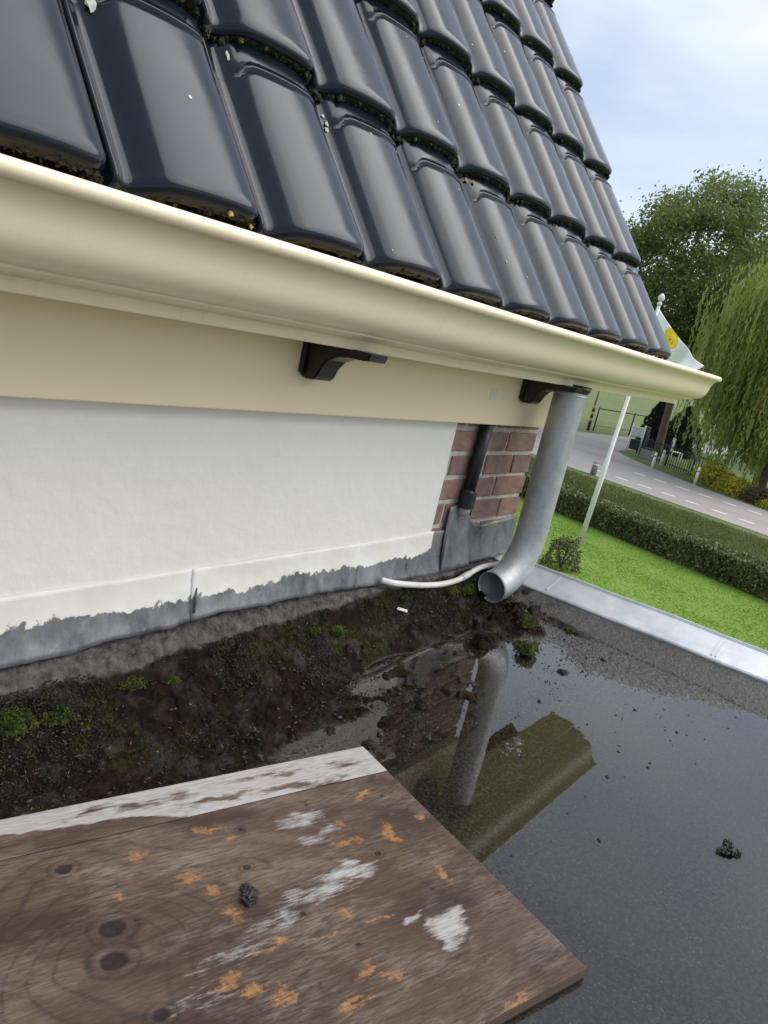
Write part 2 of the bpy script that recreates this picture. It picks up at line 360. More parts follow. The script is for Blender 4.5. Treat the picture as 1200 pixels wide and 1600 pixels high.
b = NB('grey_asphalt'); k = b.noise(.8, 6, co=b.pos, stretch=(1, .3, 1)); k2 = b.noise(40, 3, co=b.pos)
c_ = b.mix(b.ramp(k, [(.3, 0.0), (.7, 1.0)]), (.33, .30, .275), (.43, .395, .365)); b.base(b.mix(b.ramp(k2, [(.3, 0.0), (.8, .4)]), c_, (.15, .14, .13)))
b.set(Roughness=.8); MT_ROAD = b.mat
MT_MARK = simple('worn_road_paint', (.80, .79, .76), (.68, .66, .62), 9, .7, pos=True)
def sheet(name, pts, z, mat):
    o = obj(name, [(x, y, z) for x, y in pts], [tuple(range(len(pts)))], mat); tag(o, kind='structure'); return o
sheet('ground', [(-900, -1500), (1800, -1500), (1800, 1500), (-900, 1500)], G, MT_MEAD)
def hedge_x(y): return 15.05 + (y - .87) * (1.25 / 4.83)
sheet('lawn', [(-6, -30), (hedge_x(-30), -30), (hedge_x(30), 30), (-6, 30)], G + .006, MT_LAWN)
sheet('terrace', [(-14, -16), (2.9, -16), (2.9, 14), (-14, 14)], G + .03, simple('added_grey_paving', (.20, .19, .175), (.30, .285, .265), 3, .85, .3, 30, .01, pos=True))  # unseen paving, added to keep green lawn bounce off the gutter
def near_x(y): return 22.79 + (y - 2.34) * .2018
right_edge = [(near_x(-60) + 5.0, -60), (near_x(-20) + 5.0, -20), (near_x(0) + 5.0, 0), (28.14, 3.37), (29.46, 6.09), (30.9, 8.2), (32.2, 9.7), (33.6, 10.75), (35.3, 11.1), (40, 10.9), (50, 10.2), (90, 7)]
left_edge = [(90, 10.5), (60, 12.0), (50, 12.9), (42.9, 13.8), (37.5, 14.5), (34.6, 16.5), (33.6, 20), (35, 30), (41, 60)]
road = sheet('road', right_edge + left_edge + [(near_x(60), 60), (near_x(-60), -60)], G + .012, MT_ROAD)
u_ = Vector((.1978, .980, 0)); nrm_ = Vector((.980, -.1978, 0))
for off, y0 in ((1.30, 3.24), (3.85, 3.55)):
    for k in range(-6, 7):
        if off > 3 and k > 5: continue
        yy = y0 + k * .835 * 1.0
        cx = near_x(yy) + off; cl = Vector((cx, yy, 0)); a = u_ * .24; c = nrm_ * .085
        q = [cl - a - c, cl + a - c, cl + a + c, cl - a + c]
        dm = obj('lane_dash', [(p.x, p.y, G + .018) for p in q], [(0, 1, 2, 3)], MT_MARK, road)

# ------------------------------------------------------------ house wall: stucco, bricks
house = thing('house_wall', (0, 0, G), 'house wall with white stucco and a strip of red brick at its corner', 'wall')
def child(o): o.location = (0, 0, -G); return o
XC = 2.035
child(bmobj('mortar_core', box(-1.6, XC - .006, .0045, 3.2, G, .05), MT_MORT, house))
nx = 60; V = []; 
child(bmobj('stucco', box(-1.6, 1.583, -.004,   .0044, -.476, -.12, .0025), MT_STUC, house))
courses = [(-.272, -.209, [1.70, 1.867]), (-.335, -.272, [1.60, 1.771, 1.925]), (-.398, -.335, [1.68, 1.855]), (-.461, -.398, [1.627, 1.76, 1.913]), (-.209, -.146, [1.64, 1.79, 1.93]), (-.524, -.461, [1.66, 1.83])]
ci = 0
for z0, z1, js in courses:
    e = [1.5845] + [j for j in js] + [XC + .0]
    for i in range(len(e) - 1):
        x0 = e[i] + (.006 if i else 0); x1 = e[i + 1] - (.006 if i < len(e) - 2 else 0)
        if x1 - x0 < .02: continue
        jx = random.uniform(-.0012, .0012); dy = random.uniform(-.0022, .0012)
        bm = box(x0 + jx, x1 + jx, .001 + dy, .09, z0 + .006 + random.uniform(-.001, .001), z1 - .006 + random.uniform(-.001, .001), .003)
        bmesh.ops.subdivide_edges(bm, edges=[q for q in bm.edges if q.calc_length() > .03], cuts=3, use_grid_fill=True)
        for v in bm.verts:
            if v.co.y < .02: v.co += Vector((random.uniform(-1, 1), random.uniform(-1, .6), random.uniform(-1, 1))) * .0011
        child(bmobj('brick', bm, MT_BR[(ci * 7 + i * 3 + ci // 2) % 3], house)); ci += 1
# ------------------------------------------------------------ fascia
fas = thing('fascia_board', (.5, -.02, -.189), 'cream fascia board between the gutter and the stucco wall', 'fascia')
f1 = bmobj('board', box(-1.6, 2.0, -.035, -.0045, -.189, .07, .0025), MT_FAS, fas); f1.matrix_parent_inverse = Matrix.Translation(-fas.location)
f2 = bmobj('tape_mark', box(1.645, 1.677, -.0356, -.0348, -.128, -.098), MT_TAPE, fas); f2.matrix_parent_inverse = Matrix.Translation(-fas.location)

# ------------------------------------------------------------ tiled roof
TW, GA = .2305, .328
tang = math.radians(55.3); ud = Vector((0, math.cos(tang), math.sin(tang))); nd = Vector((0, -math.sin(tang), math.cos(tang)))
TO = Vector((0, -.13, .091)) - nd * .047          # base plane origin at the eave
pc = np.array([(-.004, -.012), (.016, -.012), (.024, .006), (.032, .011), (.048, .0115), (.066, .008), (.09, .003), (.125, .0015), (.165, .004), (.205, .0105), (.25, .0172), (.30, .0240), (.36, .0278), (.43, .0300), (.52, .0316), (.62, .0325), (.72, .0326), (.80, .0318), (.865, .0302), (.91, .0282), (.945, .0254), (.97, .0214), (.988, .0150), (.998, .007), (1.002, -.003), (1.002, -.010)])
vs = np.array([0, .0008, .003, .0065, .011, .017, .026, .045, .09, .15, .21, .25,   .268, .2755, .2782, .2812, .2828, .287, .291, .30, .34, .40])
sx, pn = pc[:, 0], pc[:, 1]; ns, nv = len(sx), len(vs)
TV = np.zeros((nv, ns, 3)); 
for j, v in enumerate(vs):
    r = .017; d = max(0, r - v); drop = r - math.sqrt(max(r * r - d * d, 0))
    gm = sst(.25, .30, sx) * (1 - sst(.955, .985, sx))
    groove = 0
    if .272 < v < .29: groove = {.2755: .0, .2782: -.009, .2812: -.009, .2828: .0008, .287: .0010}.get(float(v), 0)
    head = -.004 * float(sst(.285, .293, v))
    vsh = -.016 * np.clip(1 - (sx - .25) / .11, 0, 1) ** 2 * math.exp(-((v - .28) / .02) ** 2)
    lift = .022 * (1 - v / GA)
    tap = 1 - .10 * math.exp(-(v / .012)) * sst(.9, 1.0, sx)
    TV[j, :, 0] = sx * TW * 1.0 - TW
    TV[j, :, 1] = v + vsh + .010 * sst(.90, 1.0, sx) * math.exp(-v / .02)
    TV[j, :, 2] = pn * (1 + 0 * tap) + lift - drop * (.9) + gm * (groove + head)
Vt = [tuple(p) for p in TV.reshape(-1, 3)]; Ft = [tuple(f) for f in grid_faces(ns, nv)]
base_i = len(Vt)                                   # nose face: two more rows going down and slightly back
for d_, bk in ((.006, .0003), (.013, .0015), (.014, .012)):
    for i in range(ns): p = TV[0, i]; Vt.append((p[0], p[1] + bk, p[2] - d_))
rows = [list(range(ns)), list(range(base_i, base_i + ns)), list(range(base_i + ns, base_i + 2 * ns)), list(range(base_i + 2 * ns, base_i + 3 * ns))]
n_glaze = len(Ft)
for a_, b_ in zip(rows[:-1], rows[1:]):
    for i in range(ns - 1): Ft.append((b_[i], b_[i + 1], a_[i + 1], a_[i]))
tile_me = me('roof_tile', Vt, Ft, MT_TILE, True)
tile_me.materials.append(MT_NOSE)
for i_ in range(n_glaze, len(Ft)): tile_me.polygons[i_].material_index = 1; tile_me.polygons[i_].use_smooth = False
roof = thing('tiled_roof', (.5, .6, .4), 'steep roof of glossy black clay tiles above the gutter', 'roof')
Rm = Matrix(((1, 0, 0), (0, ud.y, nd.y), (0, ud.z, nd.z))).to_4x4()
XV = 2.6027; NROW = 6; KMIN = -3
tiles = []
for r in range(NROW):
    for k in range(KMIN, 10):
        xr = XV - TW * (9 - k) + random.uniform(-.0016, .0016)
        p = TO + ud * (GA * r + random.uniform(-.003, .003)) + nd * random.uniform(-.0008, .0012)
        t = link('roof_tile', tile_me, roof)
        jr = Matrix.Rotation(random.uniform(-.006, .006), 4, 'Z') @ Matrix.Rotation(random.uniform(-.006, .006), 4, 'Y')
        t.matrix_basis = Matrix.Translation(-roof.location) @ Matrix.Translation((xr, p.y, p.z)) @ Rm @ jr
        tiles.append((r, k, xr, p))
# deck below the tiles (slab)
def slope_pt(x, v, n): return Vector((x, 0, 0)) + TO + ud * v + nd * n
def slab(x0, x1, v0, v1, n0, n1):
    P = [slope_pt(x, v, n) for n in (n0, n1) for v in (v0, v1) for x in (x0, x1)]
    return P, [(0, 1, 3, 2), (4, 6, 7, 5), (0, 4, 5, 1), (2, 3, 7, 6), (0, 2, 6, 4), (1, 5, 7, 3)]
P_, F_ = slab(-1.25, 2.585, .03, GA * NROW + .05, -.05, -.016)
o = obj('underlay', [p - roof.location for p in P_], F_, MT_DECK, roof)
P_, F_ = slab(2.575, 2.598, .02, GA * NROW + .05, -.16, -.0162)
o = obj('barge_board', [p - roof.location for p in P_], F_, MT_DECK, roof)
# moss and dirt packed under each tile nose
MV = []; 
for (r, k, xr, p) in tiles:
    if r == 0 and k < -1: continue
    n_ = 420 if r else 150
    if k <= 2: n_ = int(n_ * 1.6)
    dens = random.uniform(.5, 1.2)
    for i in range(int(n_ * dens)):
        s_ = random.choice((random.uniform(.02, .35), random.uniform(.05, 1.0), random.gauss(.12, .06), random.gauss(.93, .05)))
        s_ = min(max(s_, 0), 1)
        hgt = float(np.interp(s_, sx, pn)) + .022 - .016
        nn_ = hgt - random.uniform(0, .014); vv = random.uniform(-.003, .003)
        q = p + ud * vv + nd * nn_; MV.append((xr - TW + s_ * TW, q.y, q.z))
MV = np.array(MV); V_, F_ = leafcloud(MV, .0042, aspect=.7)
o = link('nose_moss', tri_mesh('nose_moss', V_ - np.array(roof.location), F_, MT_MOSSD), roof); tag(o, kind='stuff')
# clumps of green moss in the tile corners, lichen discs
def lumps(name, spots, mat, parent, flat=.5, off=None):
    parts = []
    for (c, n_, r_) in spots:
        bm = bmesh.new(); bmesh.ops.create_icosphere(bm, subdivisions=2, radius=1)
        n_ = Vector(n_); e1 = n_.orthogonal().normalized(); e2 = n_.cross(e1)
        sd_ = random.random() * 100
        vv = []
        for v in bm.verts:
            q = v.co * (1 + .35 * math.sin(5 * v.co.x + sd_) * math.cos(4 * v.co.y + sd_ * 2)) * random.uniform(.8, 1.2)
            vv.append(Vector(c) + (e1 * q.x + e2 * q.y * .8 + n_ * q.z * flat) * r_ - (off or Vector((0, 0, 0))))
        ff = [tuple(v.index for v in f.verts) for f in bm.faces]; bm.free(); parts.append((vv, ff))
    V, F = merge(parts); return obj(name, V, F, mat, parent)
def tp(k, r, s_, v):     # point on a tile surface
    xr = XV - TW * (9 - k); n_ = float(np.interp(s_, sx, pn)) + .022 * (1 - v / GA)
    q = TO + ud * (GA * r + v) + nd * n_; return Vector((xr - TW + s_ * TW, q.y, q.z))
sp_ = [(tp(1, 0, .215, .262), nd, .013), (tp(1, 0, .17, .292), nd, .006), (tp(2, 0, .22, .30), nd, .008), (tp(3, 0, .17, .275), nd, .006), (tp(3, 0, .16, .29), nd, .005), (tp(3, 0, .15, .262), nd, .006)]
for i in range(75):
    k = random.randint(1, 9); r = random.randint(0, 3); sp_.append((tp(k, r, random.uniform(.3, .9), random.uniform(.02, .3)), nd, random.uniform(.0010, .0026)))
o = lumps('lichen', sp_, MT_LICH, roof, .16, roof.location); tag(o, kind='stuff')
sp_ = []
for (r, k, xr, p) in tiles:
    if r >= 1 and k >= 1:
        for i in range(random.randint(2, 7)):
            s_ = random.choice((.05, .08, .12, .2, .3, .5, .7, .9, .95)); hgt = float(np.interp(s_, sx, pn)) + .004
            q = p + ud * random.uniform(-.006, .0) + nd * hgt; sp_.append(((xr - TW + s_ * TW, q.y, q.z), nd, random.uniform(.0025, .0065)))
        for i in range(random.randint(2, 6)):
            s_ = random.uniform(.0, .24); hgt = float(np.interp(s_, sx, pn)) + random.uniform(-.002, .010)
            q = p + ud * random.uniform(-.010, .0) + nd * hgt; sp_.append(((xr - TW + s_ * TW, q.y, q.z), nd, random.uniform(.003, .008)))
o = lumps('corner_moss', sp_, MT_MOSSD, roof, .7, roof.location); tag(o, kind='stuff')
sp_ = [(tp(5, 0, .22, .312), nd, .006), (tp(5, 0, .28, .306), nd, .005), (tp(1, 0, .74, .004) - nd * .014 - ud * .004, nd, .005), (tp(1, 0, .93, .002) - nd * .018 - ud * .004, nd, .004)]
o = lumps('leaf_scrap', sp_, MT_LEAFY, roof, .4, roof.location); tag(o, kind='stuff')

# ------------------------------------------------------------ gutter
gp = [(-.0362, .072), (-.0362, -.0565), (-.0375, -.0578), (-.1385, -.0578), (-.14, -.0565), (-.14, -.0425), (-.1412, -.0408), (-.150, -.0390), (-.168, -.0352), (-.1835, -.0322), (-.1855, -.0312), (-.1862, -.0285), (-.188, -.0272), (-.1956, -.0262), (-.2054, -.0240), (-.2140, -.0195), (-.2215, -.0125), (-.2270, -.0045), (-.2305, .0045), (-.2325, .0145), (-.2345, .0235), (-.2385, .0325), (-.2440, .0395), (-.2490, .0440)]
lc = (-.2530, .0528); lr = .0088
for a in range(-65, -360, -25): pass
arc = [(lc[0] + lr * math.cos(math.radians(a)), lc[1] + lr * math.sin(math.radians(a))) for a in range(-70, -361, -20)]
gp += arc
def offset_profile(pts, d):
    r = []
    for i, p in enumerate(pts):
        a = pts[max(i - 1, 0)]; c = pts[min(i + 1, len(pts) - 1)]; tx, tz = c[0] - a[0], c[1] - a[1]; l_ = math.hypot(tx, tz) or 1
        r.append((p[0] - tz / l_ * d, p[1] + tx / l_ * d))
    return r
inn = offset_profile(gp, -.0022)
# make sure the offset lies on the inside (towards larger z / smaller |y|)
if inn[3][1] < gp[3][1]: inn = offset_profile(gp, .0022)
gut = thing('eaves_gutter', (.5, -.13, -.05), 'long cream ogee gutter under the black tiles', 'gutter')
xsG = np.linspace(-1.6, 2.7452, 40); loop = gp + inn[::-1]; nl = len(loop); V = []; F = []
for i, x in enumerate(xsG):
    wob = .0009 * math.sin(x * 3.1) + .0006 * math.sin(x * 7.7 + 1)
    for (y, z) in loop: V.append((x - .5, y + .13 + wob * (1 if y < -.1 else 0), z + .05 + wob * .6))
for i in range(len(xsG) - 1):
    for k in range(nl):
        k2 = (k + 1) % nl; F.append((i * nl + k, (i + 1) * nl + k, (i + 1) * nl + k2, i * nl + k2))
F.append(tuple(range(nl))[::-1]); F.append(tuple((len(xsG) - 1) * nl + k for k in range(nl)))
og_ = obj('trough', V, F, MT_GUT, gut, True)
md = og_.modifiers.new('es', 'EDGE_SPLIT'); md.split_angle = math.radians(38)
cap = [p for p in gp[:24]]; cap = [(-.0375, .045)] + [(y * 1.0 + .0016 * (y < -.1) - .0016 * (y > -.05), z + .0015) for y, z in cap[1:]] + [(-.246, .050), (-.12, .048)]
V = [(2.7405 - .5, y + .13, z + .05) for y, z in cap] + [(2.7440 - .5, y + .13, z + .05) for y, z in cap]; n_ = len(cap)
F = [tuple(range(n_))[::-1], tuple(range(n_, 2 * n_))] + [(i, (i + 1) % n_, n_ + (i + 1) % n_, n_ + i) for i in range(n_)]
obj('end_cap', V, F, MT_GUT, gut)
# ------------------------------------------------------------ gutter brackets
def bracket(x, label):
    t = thing('gutter_bracket', (x, -.036, -.058), label, 'bracket', 'brackets under the gutter')
    prof = [(0.002, 0.0015), (0.002, -.062), (-.012, -.066), (-.030, -.064), (-.037, -.057), (-.044, -.040), (-.056, -.026), (-.074, -.0175), (-.100, -.0130), (-.128, -.0125), (-.1385, -.0105), (-.1425, 0.0015)]
    wd = .024
    V = [(-wd, y, z) for y, z in prof] + [(wd, y, z) for y, z in prof]; n_ = len(prof)
    F = [tuple(range(n_)), tuple(range(n_, 2 * n_))[::-1]] + [(i, n_ + i, n_ + (i + 1) % n_, (i + 1) % n_) for i in range(n_)]
    bm = bmesh.new(); d = me('arm', V, F); bm.from_mesh(d); bmesh.ops.recalc_face_normals(bm, faces=bm.faces[:])
    bmesh.ops.bevel(bm, geom=[e for e in bm.edges if abs(e.verts[0].co.x - e.verts[1].co.x) < 1e-5], offset=.0022, segments=2, affect='EDGES')
    bmobj('arm', bm, MT_BLK, t)
    bmobj('back_plate', box(-.031, .031, -.009, .001, -.058, .001, .002), MT_BLK, t)
    return t
bracket(1.003, 'black corbel bracket under the gutter, standing alone on the fascia')
bracket(1.822, 'black corbel bracket under the gutter, right beside the top of the downpipe')
# ------------------------------------------------------------ downpipe
px, py = 1.905, -.120; pr = .0425
dp = thing('downpipe', (px, py, -.60), 'bent galvanised downpipe hanging from the gutter, open mouth above the puddle', 'downpipe')
path = [(0, 0, .540 - .0), (0, 0, .50), (0, 0, .40), (0, 0, .30), (0, 0, .20), (.0, 0, .138)]
Rb = .142; md_ = Vector((-.998, .055, 0)).normalized()
for a in range(6, 89, 6):
    th = math.radians(a); path.append(tuple(md_ * Rb * (1 - math.cos(th)) + Vector((0, 0, .138 - Rb * math.sin(th)))))
last = Vector(path[-1]); path.append(tuple(last + (last - Vector(path[-2])).normalized() * .012))
V, F = tube_geo(path, pr, 40, False); Vi, Fi = tube_geo(path, pr - .0016, 40, False); n0 = len(V)
V2 = V + Vi; F2 = F + [tuple(n0 + i for i in f[::-1]) for f in Fi]; ls = (len(path) - 1) * 40
F2 += [(ls + k, ls + (k + 1) % 40, n0 + ls + (k + 1) % 40, n0 + ls + k) for k in range(40)]
o = obj('pipe', V2, F2, MT_PIPE, dp, True)
V, F = tube_geo([(0, 0, .524), (0, 0, .5215), (0, 0, .5195)], [pr + .0007, pr + .0012, pr + .0006], 40, True); obj('rim', V, F, MT_ZINC, dp, True)
V, F = tube_geo([(0, 0, .548), (0, 0, .536), (0, 0, .5255)], [.050, .048, .0405], 32, True); obj('outlet', V, F, MT_BLK, dp, True)
# ------------------------------------------------------------ black pipe over the brick
vp = thing('vent_pipe', (1.69, -.02, -.40), 'thin black pipe running down the brick strip into the lead', 'pipe')
tube('shaft', [(.012, .004, .226), (.006, .003, .12), (0, .002, .02)], .0165, MT_VENT, vp, 20)
tube('socket', [(.002, .001, .034), (.001, .001, .032), (0, 0, .0), (0, 0, -.006), (0, 0, -.010)], [.0175, .0215, .0215, .0215, .016], MT_VENT, vp, 24).modifiers.new('es', 'EDGE_SPLIT').split_angle = math.radians(35)
tube('stub', [(0, 0, -.008), (0, .006, -.03)], .012, simple('pink_grey_stub', (.30, .22, .21), (.42, .36, .35), 60, .6), vp, 14)

# ------------------------------------------------------------ lead flashing
fl = thing('lead_flashing', (.9, -.012, -.57), 'dull grey lead flashing dressed along the foot of the wall', 'flashing')
bx = np.array([-1.6, .3, .516, .612, .686, .795, .903, 1.02, 1.179, 1.405, 1.653, 1.813, 2.035]); bz = np.array([-.58, -.575, -.571, -.573, -.566, -.568, -.556, -.563, -.563, -.578, -.581, -.574, -.569])
def lead(x0, x1, ztop, yo, seed, zb=None):
    n = max(6, int((x1 - x0) / .008)); xs_ = np.linspace(x0, x1, n); rows_ = 14; V = np.zeros((rows_, n, 3))
    for j in range(rows_):
        f = j / (rows_ - 1); zt = np.interp(xs_, *zip(*ztop)) if hasattr(ztop, '__len__') else np.full(n, ztop)
        z_b = np.interp(xs_, bx, bz) + .004 * (fbm(xs_ * 30, xs_ * 0 + seed, 3) - .5) if zb is None else np.full(n, zb)
        V[j, :, 0] = xs_ + .003 * (fbm(np.full(n, f * 9), xs_ * 0 + seed, 5) - .5) * ((xs_ > x1 - .02) | (xs_ < x0 + .02))
        V[j, :, 2] = zt + (z_b - zt) * f
        V[j, :, 1] = yo - .007 - .016 * f ** 2.2 - .005 * f * (fbm(xs_ * 14, xs_ * 0 + f * 2 + seed, 9) - .4) - .0022 * (fbm(xs_ * 60, f * 8 + xs_ * 0, 11 + seed) - .5)
    Vv = V.reshape(-1, 3) - np.array(fl.location); d = tri_mesh('lead_sheet', Vv, grid_faces(n, rows_), MT_LEAD, True)
    o = link('lead_sheet', d, fl); s = o.modifiers.new('thick', 'SOLIDIFY'); s.thickness = .0022; s.offset = 1
    return o
lead(-1.6, .512, -.470, .002, 1); lead(.495, .858, -.472, .0005, 2); lead(.842, 1.30, -.472, -.001, 3); lead(1.288, 1.648, [(1.288, -.474), (1.58, -.470), (1.648, -.472)], .0005, 4)
lead(1.640, 1.775, [(1.64, -.41), (1.70, -.402), (1.735, -.43), (1.775, -.462)], -.002, 5); lead(1.768, 2.036, [(1.768, -.463), (1.83, -.474), (1.9, -.468), (2.036, -.462)], .0015, 6)
# folded tongues where two sheets meet
for x_, z0, z1 in ((.502, -.575, -.535), (.850, -.548, -.508), (1.643, -.575, -.48)):
    V, F = tube_geo([(x_ - .9 - .005, -.012 + .0, z0 + .57), (x_ - .9, -.0065, (z0 + z1) / 2 + .57), (x_ - .9 + .004, .0015, z1 + .57)], [.0018, .0026, .0015], 8, True); obj('fold', V, F, MT_FOLD, fl, True)
# ------------------------------------------------------------ white conduit
cpth = [(1.375, -.030, -.560), (1.40, -.044, -.565), (1.45, -.05, -.574), (1.52, -.052, -.586), (1.60, -.054, -.595), (1.67, -.055, -.5955), (1.72, -.056, -.588), (1.76, -.056, -.578), (1.80, -.056, -.573), (1.86, -.056, -.5745), (1.93, -.054, -.58), (1.99, -.05, -.585)]
pv = tag(link('white_conduit', None), 'thin white plastic conduit sagging along the wall foot behind the downpipe', 'conduit'); pv.location = (1.6, -.054, -.6)
from mathutils import geometry as geo_
def smooth_path(P, k=5):
    P = [Vector(p) for p in P]; out_ = []
    for i in range(len(P) - 1):
        p0 = P[max(i - 1, 0)]; p1 = P[i]; p2 = P[i + 1]; p3 = P[min(i + 2, len(P) - 1)]
        for j in range(k):
            t = j / k; out_.append(.5 * ((2 * p1) + (p2 - p0) * t + (2 * p0 - 5 * p1 + 4 * p2 - p3) * t * t + (3 * p1 - p0 - 3 * p2 + p3) * t ** 3))
    out_.append(P[-1]); return out_
tube('conduit_run', [p - pv.location for p in smooth_path(cpth)], .0074, MT_PVC, pv, 16)
tube('coupler', [p - pv.location for p in [Vector(q) for q in ((1.70, -.0555, -.5915), (1.735, -.056, -.5845))]], .0086, MT_PVC, pv, 16)

# ------------------------------------------------------------ flat roof: felt, mud, puddle
def inpoly(x, y, poly):
    r = np.zeros(x.shape, bool); n = len(poly)
    for i in range(n):
        x1, y1 = poly[i]; x2, y2 = poly[(i + 1) % n]
        c = ((y1 > y) != (y2 > y)) & (x < (x2 - x1) * (y - y1) / (y2 - y1 + 1e-12) + x1); r ^= c
    return r
def dpoly(x, y, poly):
    d = np.full(x.shape, 9.0); n = len(poly)
    for i in range(n):
        ax, ay = poly[i]; bx_, by_ = poly[(i + 1) % n]; ex, ey = bx_ - ax, by_ - ay
        t = np.clip(((x - ax) * ex + (y - ay) * ey) / (ex * ex + ey * ey), 0, 1); d = np.minimum(d, np.hypot(x - ax - t * ex, y - ay - t * ey))
    return np.where(inpoly(x, y, poly), d, -d)
mud_poly = [(-1.7, .05), (-1.7, -.42), (.2, -.40), (.6, -.34), (.82, -.285), (.97, -.25), (1.08, -.285), (1.20, -.30), (1.285, -.29), (1.24, -.235), (1.10, -.205), (1.17, -.17), (1.16, -.12), (1.3, -.095), (1.43, -.09), (1.52, -.15), (1.62, -.15), (1.75, -.13), (1.95, -.10), (2.2, .05)]
xs1 = np.concatenate([np.linspace(-1.7, .25, 66)[:-1], np.arange(.30, 1.93, .0027), np.linspace(1.93, 2.10, 46)])
ys1 = np.concatenate([np.linspace(-2.6, -.98, 60)[:-1], np.linspace(-.98, -.5, 110)[:-1], np.arange(-.5, -.002, .0026)])
XX, YY = np.meshgrid(xs1, ys1)
H = W - .0085 + .0045 * (fbm(XX * 2.3, YY * 2.3, 21, 3) - .5)
kx = 1.94 + .0 * YY; rise_b = np.interp(YY, [-2.6, -.95, -.82, -.6, -.42, -.30, -.1], [1.97, 1.94, 1.88, 1.71, 1.64, 1.73, 1.88])
gran = fbm(XX * 150, YY * 150, 31, 2, .6) - .5
H += .0125 * sst(-.13, .20, XX - rise_b) + (.0052 * gran) * sst(-.24, -.04, XX - rise_b)
isl = 1.0 * np.exp(-(((XX - 1.225) / .085) ** 2 + ((YY + .494) / .042) ** 2)); H += .0088 * isl + .011 * gran * sst(.1, .5, isl)
isl2 = np.exp(-(((XX - 1.46) / .13) ** 2 + ((YY + .45) / .05) ** 2)); H += .0080 * isl2 + .011 * gran * sst(.1, .5, isl2)
d_ = dpoly(XX, YY, mud_poly) + .05 * (fbm(XX * 9, YY * 9, 41, 4) - .5) + .02 * (fbm(XX * 40, YY * 40, 45, 3) - .5)
MUD = sst(-.012, .014, d_)
def flakes(x, y, sc, s):
    x = x * sc + .9 * fbm(x * sc * .9, y * sc * .9, s + 3, 2); y = y * sc + .9 * fbm(x * .9 + 5, y * sc * .9, s + 4, 2)
    ix = np.floor(x); iy = np.floor(y); best = np.full(x.shape, 9.0); sec = best.copy(); hid = np.zeros(x.shape)
    for dx in (-1, 0, 1):
        for dy in (-1, 0, 1):
            a_, c_2 = ix + dx, iy + dy; cx = a_ + _h(a_, c_2, s); cy = c_2 + _h(a_, c_2, s + 5); dd = np.hypot(x - cx, y - cy)
            nr = dd < best; sec = np.where(nr, best, np.minimum(sec, dd)); hid = np.where(nr, _h(a_, c_2, s + 9), hid); best = np.where(nr, dd, best)
    return hid * sst(.02, .22, sec - best)
f1, f2 = worley(XX * 34 + 3 * fbm(XX * 20, YY * 20, 51, 2), YY * 34 + 3 * fbm(XX * 20, YY * 20, 52, 2), 50)
crumb = .55 * fbm(XX * 55, YY * 55, 61, 4, .6) + .45 * np.clip((f2 - f1) * 1.6, 0, 1) * fbm(XX * 14, YY * 14, 66, 2)
fl_ = .6 * flakes(XX, YY, 42, 150) + .4 * flakes(XX, YY, 100, 160)
H += MUD * (.0045 + (.0065 * crumb + .0075 * fl_) * sst(0, .08, d_ + .05))
# loose debris crumbs outside the mud
deb = fbm(XX * 26, YY * 26, 71, 3); near = sst(-.22, -.01, d_) * (1 - MUD); H += near * .016 * sst(.62, .72, deb); MUD = np.maximum(MUD, near * sst(.62, .68, deb))
for (cx, cy, rx, ry, hh) in ((1.715, -.205, .075, .04, .020), (1.80, -.205, .06, .045, .024), (1.86, -.16, .07, .05, .022), (1.655, -.30, .028, .022, .016), (1.79, -.25, .04, .03, .022), (1.645, -.40, .020, .014, .010), (1.75, -.15, .10, .04, .02), (1.60, -.215, .05, .03, .012), (1.92, -.25, .03, .12, .008), (1.21, -.268, .03, .02, .008), (1.36, -.235, .03, .012, .008), (1.44, -.20, .03, .015, .008)):
    e = np.exp(-(((XX - cx) / rx) ** 2 + ((YY - cy) / ry) ** 2)); e = e * (.5 + fbm(XX * 45, YY * 45, 81, 4, .6)); H += hh * e; MUD = np.maximum(MUD, sst(.15, .5, e))
# cant fillet at the wall
cant = np.interp(YY, [-.26, -.17, -.13, -.10, -.075, -.05, -.030, -.012, -.003], [-.72, W - .006, -.679, -.662, -.636, -.607, -.589, -.579, -.570])
cant2 = np.interp(YY, [-.40, -.30, -.22, -.16, -.12, -.085, -.05, -.030, -.012, -.003], [-.9, W - .001, -.680, -.671, -.656, -.634, -.607, -.589, -.579, -.570])
kmx = 1 - sst(.95, 1.30, XX); cant = np.where(kmx > .001, cant2 * kmx + np.maximum(cant, W - .012) * (1 - kmx), cant)
cant = cant + .010 * (fbm(XX * 13, YY * 13, 92, 4) - .5) + .006 * (fbm(XX * 8, YY * 8, 91, 3) - .5)
bank = sst(-.15, -.11, YY); H = np.maximum(H, np.where(YY > -.38, cant + 1.1 * np.maximum(H - W, 0) * MUD, -9))
moss_line = np.interp(XX, [-1.7, .3, .505, .631, .831, .978, 1.276, 1.5, 2.1], [-.050, -.050, -.050, -.056, -.050, -.046, -.040, -.036, -.034]) + .012 * (fbm(XX * 22, XX * 0 + 3, 95, 4) - .5)
MUD = np.maximum(MUD, sst(W - .002, W + .002, H) * sst(-.26, -.18, YY) * (XX < 1.93)); above = sst(-.006, .006, YY - moss_line); DRY = above.copy(); MUD = MUD * (1 - above)
H += (1 - above) * bank * .010 * fbm(XX * 60, YY * 60, 97, 3)
MOSS = sst(.57, .70, fbm(XX * 11, YY * 11, 99, 5)) * sst(-.30, -.1, YY) * (1 - above) * .5
MOSS = MOSS + .0
